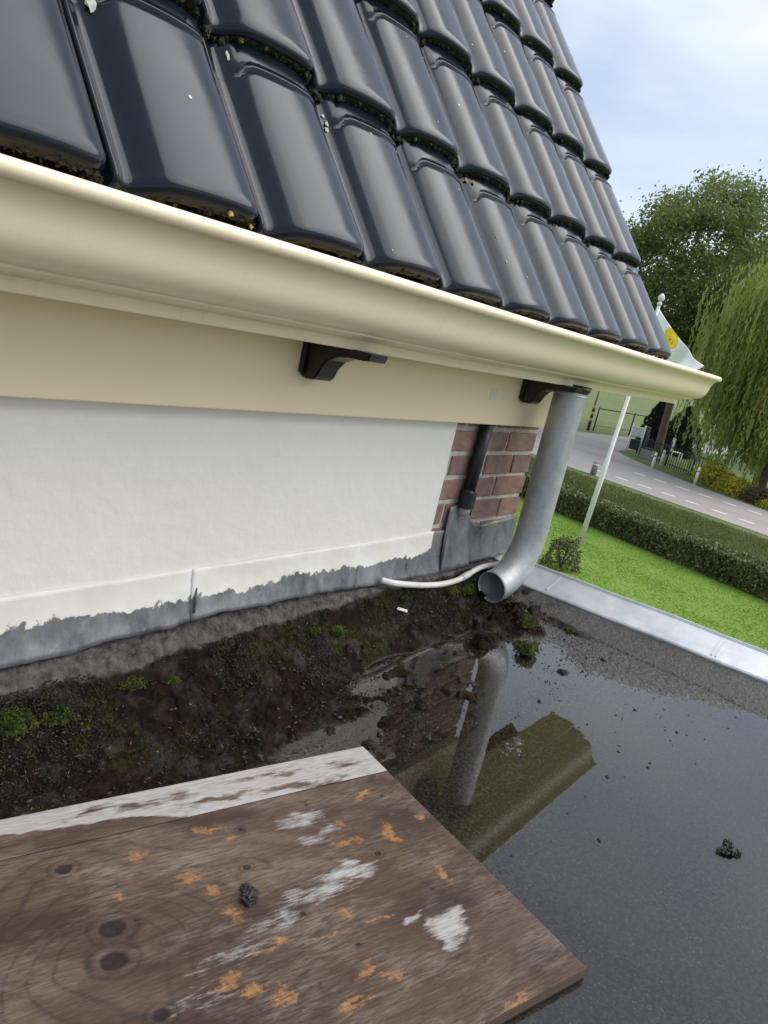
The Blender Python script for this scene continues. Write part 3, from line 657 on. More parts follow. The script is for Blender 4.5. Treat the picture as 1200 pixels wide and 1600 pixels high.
# kerb side: cant strip
kin = 2.012 - (YY + .09) * .064; kc = sst(0, 1, np.clip((XX - 1.94) / (kin - 1.94), 0, 1))
edge_step = .0035 * sst(1.936, 1.945, XX + .006 * (fbm(YY * 14, YY * 0, 103, 3) - .5)); H = H + edge_step
kr_ = np.clip((XX - 1.94) / (kin - 1.94), 0, 1); kz = W + .004 + kr_ * .032; H = np.where(XX > 1.94, np.maximum(np.minimum(H, W + .006), kz + .003 * (fbm(XX * 30, YY * 30, 105, 3) - .5)), H); H = np.where(XX > kin + .012, -.70, H)
H = H - .006 * np.exp(-((XX - 1.934 - .012 * (fbm(YY * 9, YY * 0 + 2, 111, 4) - .5) - .02 * (YY + .4)) / .0035) ** 2)
DRY = np.maximum(DRY, sst(1.93, 1.95, XX) * (.02 + .3 * fbm(XX * 20, YY * 20, 107, 3)) * (1 - MUD)); DRY = np.maximum(DRY, .05 * sst(.02, .22, XX - rise_b))
Vf = np.stack([XX, YY, H], 2).reshape(-1, 3)
d = tri_mesh('flat_roof', Vf, grid_faces(len(xs1), len(ys1)), MT_FELT, True)
attr(d, 'mud', MUD); attr(d, 'moss', MOSS); attr(d, 'dry', DRY); attr(d, 'shore', sst(W - .001, W + .004, H))
fr_ = link('flat_roof', d); tag(fr_, kind='structure')
wt = obj('puddle_water', [(-1.7, -2.6, W), (1.95, -2.6, W), (1.95, -.03, W), (-1.7, -.03, W)], [(0, 1, 2, 3)], MT_WATER); tag(wt, kind='structure')
ext = bmobj('extension_wall', box(-1.75, 2.02, -2.62, -.004, G, -.72), MT_BR[0]); ext['label'] = 'brick walls of the low extension carrying the flat roof'; ext['category'] = 'wall'
# zinc roof edge
ze = thing('zinc_roof_edge', (2.07, -.8, -.64), 'pale grey zinc trim along the open edge of the flat roof', 'roof edge')
V = []; ysE = np.linspace(-2.6, .03, 50)
prof = [(.004, -.030), (0, -.004), (.004, .0), (.098, .034), (.103, .041), (.1085, .041), (.1095, .036), (.1095, -.09), (.1075, -.09), (.1075, -.035), (.02, -.04)]
for y in ysE:
    x0 = 2.018 - (y + .09) * .064; wv = .0012 * math.sin(y * 9) + .0008 * math.sin(y * 23)
    for (a, c) in prof: V.append((x0 + a - 2.07, y + .8, -.640 + c + wv + .64))
n_ = len(prof); F = [(j * n_ + k, j * n_ + (k + 1) % n_, (j + 1) * n_ + (k + 1) % n_, (j + 1) * n_ + k) for j in range(len(ysE) - 1) for k in range(n_)]
F += [tuple(range(n_)), tuple(range((len(ysE) - 1) * n_, len(ysE) * n_))[::-1]]
zt = obj('trim', V, F, MT_ZINC, ze); bm = bmesh.new(); bm.from_mesh(zt.data); bmesh.ops.recalc_face_normals(bm, faces=bm.faces[:]); bm.to_mesh(zt.data); bm.free()
for y in (-.155, -.62, -.63):
    x0 = 2.018 - (y + .09) * .064
    bmj = box(x0 + .012 - 2.07, x0 + .09 - 2.07, y + .8 - .002, y + .8 + .002, -.001, .0016)
    for v in bmj.verts: v.co.z += .034 * (v.co.x + 2.07 - x0) / .098
    bmobj('solder_mark', bmj, MT_ZINC, ze)

# ------------------------------------------------------------ plywood board
A = Vector((.9618, -.346, -.67)); e1 = Vector((.962, -.272, 0)).normalized(); e2 = Vector((e1.y, -e1.x, 0))
ply = thing('plywood_board', A, 'weathered wet plywood board lying on the flat roof beside the puddle', 'board')
ply.rotation_euler = (0, 0, math.atan2(-e1.y, -e1.x))      # local +x runs along the board away from the corner
sgn = 1
knots = [(.475, .21, .021), (.486, .25, .021), (.498, .108, .014), (.466, .327, .013), (.28, .115, .0055), (.303, .181, .008), (.129, .221, .008), (.276, .272, .006), (.10, .30, .004), (.24, .335, .005), (.05, .12, .004), (.17, .10, .004)]
oran = [(.077, .111, .018, .010), (.089, .188, .012, .026), (.086, .205, .010, .02), (.071, .284, .013, .024), (.375, .17, .017, .012), (.353, .201, .015, .014), (.353, .242, .017, .017), (.23, .291, .017, .011), (.315, .294, .016, .010), (.25, .372, .026, .010), (.225, .385, .02, .01), (.39, .32, .03, .009), (.375, .34, .02, .014), (.323, .102, .03, .007), (.138, .187, .016, .009), (.018, .181, .012, .012), (.456, .17, .012, .01), (.34, .30, .018, .006), (.15, .15, .008, .01), (.30, .13, .02, .006), (.12, .47, .04, .006), (.35, .36, .02, .02), (.29, .40, .03, .012), (.42, .12, .02, .006), (.16, .19, .02, .008), (.20, .31, .03, .003), (.26, .31, .04, .003)]
whit = [(.116, .357, .026, .022, .9), (.095, .345, .016, .012, .8), (.13, .375, .014, .012, .8), (.150, .330, .014, .006, .8), (.191, .237, .05, .011, .75), (.165, .228, .018, .012, .8), (.23, .255, .045, .012, .65), (.193, .126, .04, .014, .72), (.203, .170, .03, .013, .62), (.17, .155, .02, .008, .6), (.265, .250, .035, .012, .55), (.30, .265, .04, .012, .5), (.37, .295, .05, .014, .48), (.42, .33, .05, .018, .42)]
def ply_piece(name, x0, x1, b0, b1, strip):
    step = .0017
    xa = np.concatenate([np.arange(x0, .70, step), np.linspace(.70, x1, 20)]); ba = np.arange(b0, b1 + step * .5, step)
    X_, B_ = np.meshgrid(xa, ba)
    ring = np.zeros(X_.shape); kn_ = np.zeros(X_.shape); disp = np.zeros(X_.shape)
    for (kx_, kb_, kr) in knots:
        q = np.hypot((X_ - kx_) * .8 + .003 * (fbm(X_ * 60, B_ * 60, 3, 2) - .5), B_ - kb_); kn_ = np.maximum(kn_, (1 - sst(kr * .45, kr * .62, q)) * .92); kn_ = np.maximum(kn_, .45 * np.exp(-((q - kr * 1.0) / (kr * .12)) ** 2))
        ww = kr * 3.2
        ring = ring + np.exp(-(((X_ - kx_) / (ww * 1.5)) ** 2 + ((B_ - kb_) / ww) ** 2)) * kr * 11.0
    big = np.exp(-(((X_ - .50) / .16) ** 2 + ((B_ - .24) / .12) ** 2))
    wv = fbm(X_ * 4, B_ * 9, 13, 3) - .5
    rmask = np.clip(.30 + 1.3 * big + 2.2 * ring * 6, 0, 1) * sst(.30, .55, fbm(X_ * 7, B_ * 12, 37, 3) + .35 * big)
    phase = (B_ * 1.0 + .10 * wv + .05 * (fbm(X_ * 16, B_ * 16, 14, 2) - .5) * big) * 45 + ring * 34 + big * 6
    og_a = np.zeros(X_.shape)
    for (ox, ob, rx, rb) in oran:
        rx, rb = rx * .8, rb * .85
        og_a = np.maximum(og_a, .98 * np.exp(-(((X_ + .022 * (fbm(X_ * 45, B_ * 45, 31, 3) - .5) - ox) / rx) ** 2 + ((B_ + .022 * (fbm(X_ * 45, B_ * 45, 35, 3) - .5) - ob) / rb) ** 2) * .75))
    wobx = X_ + .05 * (fbm(X_ * 18, B_ * 70, 16, 4) - .5); wobb = B_ + .022 * (fbm(X_ * 30, B_ * 40, 17, 3) - .5)
    wh_a = np.zeros(X_.shape)
    for (wx, wb, rx, rb, am) in whit:
        wh_a = np.maximum(wh_a, am * np.exp(-((((wobx - wx) / rx) ** 2 + ((wobb - wb) / rb) ** 2) ** 1.5) * .55) )
    tone_ = .55 * sst(.5, .8, fbm(X_ * 4, B_ * 10, 18, 4)) + .45 * big * sst(.2, .5, fbm(X_ * 8, B_ * 12, 19, 3))
    if strip:
        lim = np.interp(X_, [0, .05, .2, .3, .36, .42, .5, .56, .7], [.09, .085, .085, .08, .062, .045, .038, .030, .02])
        wh_a = np.maximum(wh_a, .93 * (1 - sst(-.005, .005, B_ - lim - .012 * (fbm(X_ * 30, B_ * 30, 23, 3) - .5))))
        for (dx, db, rx, rb) in ((.384, .030, .030, .008), (.151, .055, .045, .007), (.19, .058, .03, .006), (.25, .05, .03, .006), (.33, .03, .02, .01), (.10, .066, .04, .005), (.05, .04, .03, .006), (.22, .02, .05, .004), (.29, .05, .04, .006), (.44, .02, .03, .007), (.08, .03, .02, .004), (.17, .03, .03, .005)):
            wh_a -= .55 * np.exp(-(((wobx - dx) / rx) ** 2 + ((wobb - db) / rb) ** 2))
    z = -.0012 * kn_ + .0006 * (fbm(X_ * 20, B_ * 300, 27, 2) - .5)
    z = z - .0015 * np.exp(-(np.minimum(np.minimum(X_ - x0, B_ - b0), b1 - B_) / .0012) ** 2)
    V = np.stack([X_, sgn * B_, z], 2).reshape(-1, 3); fc = grid_faces(len(xa), len(ba))
    if sgn < 0: fc = fc[:, ::-1]
    d = tri_mesh(name, V, fc, MT_PLY, True)
    attr(d, 'ring', phase); attr(d, 'ringmask', rmask); attr(d, 'knot', kn_); attr(d, 'orange', og_a); attr(d, 'white', wh_a); attr(d, 'tone', tone_)
    o = link(name, d, ply)
    # body below the face veneer
    y0, y1 = sorted((sgn * b0, sgn * b1)); bm = box(x0 + .0004, x1, y0 + .0004, y1 - .0004, -.017, -.0016)
    return o, bm
o1, bm1 = ply_piece('edge_strip', 0.0, 1.25, 0.0, .0692, True); bmobj('strip_core', bm1, MT_PLYE, o1)
o2, bm2 = ply_piece('main_panel', 0.0008, 1.25, .0706, .476, False); bmobj('panel_core', bm2, MT_PLYE, o2)

# ------------------------------------------------------------ small things on the flat roof
def roof_z(x, y):
    i = min(max(int(np.searchsorted(xs1, x)), 0), len(xs1) - 1); j = min(max(int(np.searchsorted(ys1, y)), 0), len(ys1) - 1)
    return max(float(H[j, i]), W)
def cushion(x, y, r, label, flat=.55, z=None):
    flat = flat * 1.35
    z = roof_z(x, y) - r * .08 if z is None else z
    n = int(900 * (r / .02)); n = max(350, min(n, 2400))
    a = rng.uniform(0, 2 * math.pi, n); q = np.sqrt(rng.uniform(0, 1, n)); lump = .35 + 1.15 * fbm(np.cos(a) * q * 2.2 + x * 50, np.sin(a) * q * 2.2 + y * 50, 5, 3, .6)
    hh = np.sqrt(np.clip(1 - q ** 2, 0, 1)) * lump
    C = np.stack([np.cos(a) * q * r * lump * 1.1, np.sin(a) * q * r * .8 * lump, hh * r * flat * rng.uniform(.55, 1.08, n)], 1)
    V, F = leafcloud(C, .0026, aspect=.40)
    V[:, 2] = np.maximum(V[:, 2], 0)
    nu = 14; nv_ = 6; base = []
    for j in range(nv_):
        ph = j / (nv_ - 1) * math.pi / 2
        for i in range(nu):
            al = 2 * math.pi * i / nu; base.append((math.cos(al) * math.cos(ph) * r * .62, math.sin(al) * math.cos(ph) * r * .5, math.sin(ph) * r * flat * .55))
    bf = [(j * nu + i, j * nu + (i + 1) % nu, (j + 1) * nu + (i + 1) % nu, (j + 1) * nu + i) for j in range(nv_ - 1) for i in range(nu)]
    V = np.concatenate([V, np.array(base)]); F = np.concatenate([F, np.array(bf) + 4 * n])
    o = link('moss_cushion', tri_mesh('moss_cushion', V, F, MT_MOSS)); o.location = (x, y, z)
    return tag(o, label, 'moss', 'moss cushions on the flat roof')
cushion(1.770, -.235, .034, 'bright green moss cushion on the mud heap, nearer the downpipe mouth')
cushion(1.652, -.302, .032, 'bright green moss cushion at the rim of the mud heap in the puddle')
cushion(1.640, -.066, .026, 'green moss cushion under the white conduit where it sags lowest')
cushion(1.715, -.072, .026, 'green moss cushion under the white conduit next to the downpipe mouth')
cushion(1.445, -.058, .012, 'small green moss tuft beside the white chip')
cushion(1.190, -.082, .020, 'green moss tuft on the muddy cant near the start of the conduit')
cushion(1.120, -.075, .013, 'tiny green moss tuft on the muddy cant beside a larger tuft')
cushion(.505, -.088, .030, 'bright green moss cushion on the mud behind the white edge of the plywood', .6)
cushion(.565, -.092, .024, 'green moss cushion beside the brighter one behind the plywood')
cushion(.700, -.075, .022, 'olive moss patch on the muddy cant in the middle of the wall', .35)
cushion(.765, -.088, .014, 'small olive moss patch below the muddy cant', .35)
cushion(1.835, -.195, .016, 'dull moss lump in the mud heap below the downpipe elbow', .4)
cushion(1.905, -.30, .013, 'flat moss lump at the foot of the zinc roof edge', .3)
def clod(name, loc, bits, label, cat, mat=MT_CLOD):
    parts = []
    for (dx, dy, dz, r) in bits:
        bm = bmesh.new(); bmesh.ops.create_icosphere(bm, subdivisions=3, radius=1); sd_ = random.random() * 50
        vv = [Vector((dx, dy, dz)) + Vector((v.co.x * 1.15, v.co.y * .85, v.co.z * .62)) * r * (1 + .30 * math.sin(6 * v.co.x + sd_) * math.sin(5 * v.co.y + sd_) + .22 * math.sin(13 * v.co.z + 9 * v.co.x + sd_) + random.uniform(-.08, .08)) for v in bm.verts]
        ff = [tuple(v.index for v in f.verts) for f in bm.faces]; bm.free(); parts.append((vv, ff))
    V, F = merge(parts); o = obj(name, V, F, mat); o.location = loc; return tag(o, label, cat)
clod('mud_clod', (1.277, -.867, W + .003), [(0, 0, 0, .010), (.012, .006, .001, .008), (-.011, .007, 0, .007), (.004, -.011, 0, .006), (.021, .010, 0, .005), (-.017, .013, 0, .004)], 'dark clod of moss lying alone in the open puddle', 'clod')
pc_ = A - e1 * .323 + e2 * .229
clod('dirt_lump', (pc_.x, pc_.y, -.667), [(0, 0, .001, .0085), (.005, .008, .001, .006), (.007, .015, .0, .005), (-.004, -.005, .0, .006)], 'black lump of dirt lying on the plywood board', 'clod')
ch = bmobj('white_chip', box(-.0165, .0165, -.0045, .0045, -.001, .0015, .0008), MT_CHIP); ch.location = (1.415, -.074, roof_z(1.415, -.074) + .005); ch.rotation_euler = (.3, .1, -.9); tag(ch, 'small white plastic chip lying in the mud near the conduit', 'chip')
# scattered crumbs on the felt and mud
bm = bmesh.new(); bmesh.ops.create_icosphere(bm, subdivisions=1, radius=1); IV = np.array([tuple(v.co) for v in bm.verts]); IF = np.array([[v.index for v in f.verts] for f in bm.faces]); bm.free()
n = 9000; cx_ = rng.uniform(.35, 1.92, n); cy_ = rng.uniform(-.75, -.06, n); dd = dpoly(cx_, cy_, mud_poly)
p_ = np.where(dd > 0, .30, np.where(dd > -.10, .22, .03)); p_ = np.where((cx_ > 1.55) & (cy_ < -.15) & (cy_ > -.45), np.maximum(p_, .25), p_)
k_ = rng.uniform(0, 1, n) < p_; cx_, cy_ = cx_[k_], cy_[k_]; n = len(cx_); r_ = np.exp(rng.normal(-6.35, .42, n))
cz_ = np.array([roof_z(a_, c_) for a_, c_ in zip(cx_, cy_)]) + r_ * .2
sc_ = np.stack([rng.uniform(.7, 1.8, n), rng.uniform(.6, 1.4, n), rng.uniform(.35, .7, n)], 1) * r_[:, None]
V = (np.stack([cx_, cy_, cz_], 1)[:, None, :] + IV[None] * sc_[:, None, :] * rng.uniform(.7, 1.3, (n, len(IV), 1))).reshape(-1, 3)
F = (IF[None] + (np.arange(n) * len(IV))[:, None, None]).reshape(-1, 3)
o = link('mud_crumbs', tri_mesh('mud_crumbs', V, F, MT_CLOD)); tag(o, kind='stuff', label='scattered dark crumbs of mud on the flat roof')
# fine plant litter and moss shoots on the muddy bank
n = 34000; lx = rng.uniform(.35, 1.75, n); ly = -.045 - np.abs(rng.normal(0, .085, n)); keep = (fbm(lx * 10, ly * 10, 131, 3) > .45) & (dpoly(lx, ly, mud_poly) > .0); lx, ly = lx[keep], ly[keep]
lz = np.array([roof_z(a, c) for a, c in zip(lx, ly)]); V, F = leafcloud(np.stack([lx, ly, lz + .001], 1), .0025, aspect=.38)
o = link('bank_moss', tri_mesh('bank_moss', V, F, MT_MOSSD)); tag(o, kind='stuff', label='thin dark moss shoots on the muddy bank under the flashing')

n = 240; lx = rng.uniform(.35, 1.85, n); ly = -.045 - np.abs(rng.normal(0, .12, n)); lz = np.array([roof_z(a_, c_) for a_, c_ in zip(lx, ly)])
V, F = leafcloud(np.stack([lx, ly, lz + .0025], 1), .0034, aspect=.22); o = link('straw_litter', tri_mesh('straw_litter', V, F, simple('straw', (.10, .075, .045), (.24, .19, .13), 50, .8, pos=True))); tag(o, kind='stuff', label='tiny pale straw and leaf scraps scattered over the mud')
# ------------------------------------------------------------ background
MT_HEDGE = leaf_mat('hedge_leaves', [(.044, .064, .016), (.11, .14, .04), (.22, .23, .085)], 1.2, .5, .2)
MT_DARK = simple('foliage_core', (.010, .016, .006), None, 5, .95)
MT_ROUGH = leaf_mat('rough_grass', [(.085, .115, .028), (.15, .175, .05), (.22, .23, .085)], .8, .7, .3)
MT_TREE = leaf_mat('tree_leaves', [(.055, .10, .022), (.14, .205, .05), (.28, .33, .10)], .7, .5, .45)
MT_WIL = leaf_mat('willow_leaves', [(.17, .235, .05), (.32, .39, .095), (.48, .51, .15)], .7, .5, .5)
MT_WILY = leaf_mat('yellow_willow_leaves', [(.16, .15, .03), (.30, .25, .045), (.38, .28, .05)], .7, .5, .35)
MT_GOLD = leaf_mat('golden_shrub_leaves', [(.16, .19, .012), (.36, .36, .02), (.52, .46, .035)], 1.6, .5, .25)
MT_BRN = leaf_mat('brown_shrub_leaves', [(.05, .035, .018), (.10, .07, .035), (.15, .10, .05)], 1.6, .7, .15)
MT_CON = leaf_mat('conifer_leaves', [(.006, .014, .006), (.014, .028, .010), (.028, .045, .016)], 1.2, .7, .1)
MT_BARK = simple('bark', (.085, .062, .042), (.16, .12, .085), 6, .9, .8, 14, .03, pos=True)
MT_WPAINT = simple('white_paint', (.82, .80, .76), (.72, .70, .66), 9, .5, pos=True)
MT_IRON = simple('black_iron', (.010, .010, .011), None, 5, .5)
MT_YEL = simple('yellow_paint', (.55, .40, .03), None, 5, .5)
MT_GREYP = simple('grey_post', (.22, .20, .18), (.30, .28, .25), 9, .8, pos=True)

# hedge
hl = thing('clipped_hedge', (hedge_x(2), 2, G), 'low clipped dark green hedge between the lawn and the rough verge', 'hedge')
HT, HD = .50, .62
n = 42000; t_ = np.clip(rng.normal(3.0, 4.2, n), -12, 22); fc = rng.uniform(0, 1, n)
y_ = t_; xo = np.where(fc < .55, 0.0, rng.uniform(0, HD, n)); zz_ = np.where(fc < .55, rng.uniform(.0, HT, n), HT)
xo = xo + rng.normal(0, .035, n) + .07 * (fbm(y_ * 2, zz_ * 3, 5, 3) - .5); zz_ = zz_ + rng.normal(0, .03, n) + .10 * (fbm(y_ * 1.6, xo * 2, 6, 3) - .5) * (zz_ > .4)
C = np.stack([hedge_x(y_) + xo - hl.location.x, y_ - 2, np.maximum(zz_, .02)], 1); V, F = leafcloud(C, .034, aspect=.5)
link('foliage', tri_mesh('foliage', V, F, MT_HEDGE), hl)
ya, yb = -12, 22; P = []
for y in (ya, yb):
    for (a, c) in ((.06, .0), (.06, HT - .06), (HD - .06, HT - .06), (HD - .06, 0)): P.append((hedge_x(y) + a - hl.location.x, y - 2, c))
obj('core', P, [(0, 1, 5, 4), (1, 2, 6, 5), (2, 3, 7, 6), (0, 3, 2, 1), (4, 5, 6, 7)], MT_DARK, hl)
# rough verge
n = 60000; y_ = np.clip(rng.normal(4.0, 4.5, n), -14, 24); f_ = rng.uniform(0, 1, n) ** .9; x_ = hedge_x(y_) + HD + f_ * (near_x(y_) - hedge_x(y_) - HD - .9)
hgt = rng.uniform(.10, .26, n) * (1.1 - .7 * f_); le = rng.normal(0, .06, (n, 2)); B0 = np.stack([x_, y_, np.full(n, G)], 1); wd = rng.normal(0, .020, (n, 2))
V = np.concatenate([B0 + np.c_[wd, np.zeros(n)], B0 - np.c_[wd, np.zeros(n)], B0 + np.c_[le, hgt]], 1).reshape(-1, 3); F = np.arange(3 * n).reshape(n, 3)
o = link('rough_grass', tri_mesh('rough_grass', V, F, MT_ROUGH)); tag(o, kind='stuff', label='rough long grass on the verge between the hedge and the road')
n = 140000; y_ = rng.uniform(-4, 9, n); x_ = 6 + (hedge_x(y_) - 6) * rng.uniform(0, 1, n) ** .7; hgt = rng.uniform(.012, .028, n) * (.5 + fbm(x_ * 1.5, y_ * 1.5, 171, 3)); le = rng.normal(0, .02, (n, 2)); B0 = np.stack([x_, y_, np.full(n, G)], 1); wd = rng.normal(0, .010, (n, 2))
V = np.concatenate([B0 + np.c_[wd, np.zeros(n)], B0 - np.c_[wd, np.zeros(n)], B0 + np.c_[le, hgt]], 1).reshape(-1, 3); F = np.arange(3 * n).reshape(n, 3)
o = link('lawn_grass', tri_mesh('lawn_grass', V, F, leaf_mat('lawn_blades', [(.17, .30, .022), (.215, .355, .034), (.27, .40, .05)], 1.1, .6, .5))); tag(o, kind='stuff', label='short mown grass blades of the lawn')
# small shrub by the downpipe
def shrub(name, loc, rx, ry, h, n, mat, label, size=.03, cat='shrub', core=True, top=.0, group=None):
    t = thing(name, loc, label, cat, group)
    q = rng.normal(size=(n, 3)); q /= np.linalg.norm(q, axis=1, keepdims=True); rad = rng.uniform(.55, 1.0, n) ** .5
    lump = .72 + .5 * vn(q[:, 0] * 2.6 + 7 + loc[0], q[:, 1] * 2.6 + q[:, 2] * 2 + loc[1], 8)
    C = np.stack([q[:, 0] * rx, q[:, 1] * ry, np.abs(q[:, 2]) * h], 1) * (rad * lump)[:, None]
    C[:, 2] = np.maximum(C[:, 2], .02); V, F = leafcloud(C, size, aspect=.5); link('foliage', tri_mesh('foliage', V, F, mat), t)
    for k in range(5):
        a = k * 1.26; tube('stem', [(0, 0, 0), (math.cos(a) * rx * .3, math.sin(a) * ry * .3, h * .4), (math.cos(a) * rx * .55, math.sin(a) * ry * .55, h * .75)], [.02 * h + .004, .015 * h + .003, .004], MT_BARK, t, 6)
    return t
shrub('twiggy_shrub', (12.0, 3.62, G), .32, .34, .62, 1500, leaf_mat('rusty_leaves', [(.04, .05, .015), (.09, .09, .03), (.16, .10, .045)], 5, .6, .2), 'small rusty green shrub on the lawn behind the downpipe', .024)

# flagpole and flag
fp = thing('flagpole', (14.12, 4.18, G), 'white flagpole standing on the lawn', 'flagpole')
tilt = Vector((.09, -.13, 0))
pt = lambda h: (tilt.x * h / 4.8, tilt.y * h / 4.8, h)
tube('pole', [pt(0), pt(1.75), pt(1.76), pt(4.62)], [.050, .048, .040, .030], MT_WPAINT, fp, 16)
V, F = merge([tube_geo([pt(4.60), pt(4.63), pt(4.65), pt(4.68)], [.03, .045, .045, .02], 14), tube_geo([pt(4.68), pt(4.70), pt(4.74), pt(4.79), pt(4.825)], [.018, .045, .062, .045, .012], 14)])
obj('finial', V, F, MT_WPAINT, fp, True)
b = NB('white_flag'); b.base((.86, .86, .86)); b.set(Roughness=.8); MT_FLAG = b.mat
flag = thing('flag', (14.12 + .085, 4.18 - .122, G + 4.60), 'limp white flag with a yellow disc and blue stripe hanging from the flagpole', 'flag')
rd = Vector((ax_r.x, ax_r.y, 0)).normalized()           # along the wind, roughly across the view
nd2 = Vector((-rd.y, rd.x, 0))
nU, nV_ = 40, 30
def flag_pt(u, v):       # u along fly 0..1 , v down the hoist 0..1
    top = Vector((0, 0, -.02)) + rd * (1.13 * u) + Vector((0, 0, -1)) * (.80 * u ** 1.05 + .08 * math.sin(u * 3))
    p = top + Vector((0, 0, -1)) * (v * (1.0 - .50 * u)) + rd * (-.55 * u * v)
    return p + nd2 * (.10 * math.sin(u * 9 + v * 3) * u + .05 * math.sin(u * 17 - v * 4) * u)
V = [flag_pt(i / (nU - 1), j / (nV_ - 1)) for j in range(nV_) for i in range(nU)]
cl = obj('cloth', V, grid_faces(nU, nV_), MT_FLAG, flag, True); cl.modifiers.new('th', 'SOLIDIFY').thickness = .003
def flag_patch(name, test, mat, off):
    n1, n2 = 160, 120; idx = {}; V = []; F = []
    def vid(i, j):
        if (i, j) not in idx:
            idx[(i, j)] = len(V); V.append(flag_pt(i / n1, j / n2) + (-nd2 if off else nd2) * .006)
        return idx[(i, j)]
    for i in range(n1):
        for j in range(n2):
            if test((i + .5) / n1, (j + .5) / n2): F.append((vid(i, j), vid(i + 1, j), vid(i + 1, j + 1), vid(i, j + 1)))
    return obj(name, V, F, mat, flag, True)
MT_FY = simple('flag_yellow', (.78, .60, .02), None, 5, .8); MT_FB = simple('flag_blue', (.10, .33, .62), None, 5, .8); MT_FR = simple('flag_orange', (.75, .22, .02), None, 5, .8)
def seg_d(u, v, a, c):
    ax, ay = a; bx_, by_ = c; ex, ey = bx_ - ax, by_ - ay; t = max(0, min(1, ((u - ax) * ex + (v - ay) * ey) / (ex * ex + ey * ey))); return math.hypot(u - ax - t * ex, v - ay - t * ey)
UC, VC, UR, VR = .37, .16, .125, .19
disc = lambda u, v: ((u - UC) / UR) ** 2 + ((v - VC) / VR) ** 2 < 1 and v < VC + .17
strokes = [((-.35, -.05), (-.18, .45)), ((-.18, .45), (0, -.05)), ((.12, -.05), (.5, -.05)), ((.5, -.05), (.25, .18)), ((.25, .18), (.48, .32)), ((.48, .32), (.15, .45))]
lett = lambda u, v: disc(u, v) and min(seg_d((u - UC) / UR * 1.2, (v - VC) / VR * 1.2, a, c) for a, c in strokes) < .085
flag_patch('disc', lambda u, v: disc(u, v) and not lett(u, v), MT_FY, True)
flag_patch('lettering', lett, MT_FR, True)
flag_patch('stripe', lambda u, v: abs(u - UC) < UR and VC + .17 <= v < VC + .33, MT_FB, True)
# trees
def limb(p0, p1, r0, r1, sag=0, wob=.1, n=6):
    P = []
    for i in range(n + 1):
        t = i / n; q = p0.lerp(p1, t) + Vector((random.uniform(-wob, wob), random.uniform(-wob, wob), random.uniform(-wob, wob))) * (0 < i < n); q.z += sag * math.sin(math.pi * t); P.append(q)
    return tube_geo(P, [r0 + (r1 - r0) * i / n for i in range(n + 1)], 9), P
def tree(name, loc, h_trunk, cz, rx, rz, nclump, per, mat, label, tr=.19, leaf=.10, group=None, seed=1):
    random.seed(seed); t = thing(name, loc, label, 'tree', group); parts = []
    g, P = limb(Vector((0, 0, 0)), Vector((.15, .1, h_trunk)), tr, tr * .72, 0, .05); parts.append(g)
    top = P[-1]; ends = []
    for k in range(11):
        a = k * 2.4 + random.uniform(-.3, .3); el = random.uniform(.25, 1.2); q = top + Vector((math.cos(a) * math.cos(el) * rx * .7, math.sin(a) * math.cos(el) * rx * .7, (cz - h_trunk) * .4 + math.sin(el) * rz * .8))
        g, P2 = limb(top - Vector((0, 0, random.uniform(0, .8))), q, tr * .5, tr * .12, .2, .22); parts.append(g)
        for s in range(4):
            p_ = P2[2 + s]; q2 = p_ + Vector((random.gauss(0, 1), random.gauss(0, 1), random.uniform(.1, 1))) * rx * .26
            g, P3 = limb(p_, q2, tr * .18, .012, .05, .1, 4); parts.append(g); ends.append(q2)
    V, F = merge(parts); obj('trunk', V, F, MT_BARK, t, True)
    cl_ = [np.array(e) for e in ends]
    while len(cl_) < nclump:
        q = rng.normal(size=3); q /= np.linalg.norm(q); r_ = rng.uniform(.45, 1.0) ** .6
        c = np.array([0.1, 0.1, cz]) + q * r_ * np.array([rx, rx, rz])
        if vn(np.array([c[0] * .55 + 40]), np.array([c[2] * .55 + c[1] * .4 + 40]), 77 + seed)[0] < .40: continue
        cl_.append(c)
    C = []
    for c in cl_:
        n_ = int(per * rng.uniform(.5, 1.4)); sc = rng.uniform(.24, .50) * np.array([1.2, 1.2, .75]); C.append(c + rng.normal(size=(n_, 3)) * sc)
    C = np.concatenate(C); V, F = leafcloud(C, leaf, aspect=.6); link('crown', tri_mesh('crown', V, F, mat), t); return t
tree('broadleaf_tree', (36.83, 10.08, G), 5.0, 8.3, 4.3, 3.9, 330, 210, MT_TREE, 'tall broadleaf tree with a round dark green crown beside the side road', .20, .078, seed=3)
tree('broadleaf_tree', (48.0, 8.2, G), 4.0, 9.0, 4.6, 4.4, 300, 110, MT_TREE, 'tall dark broadleaf tree half hidden behind the weeping willow', .25, .12, seed=5)
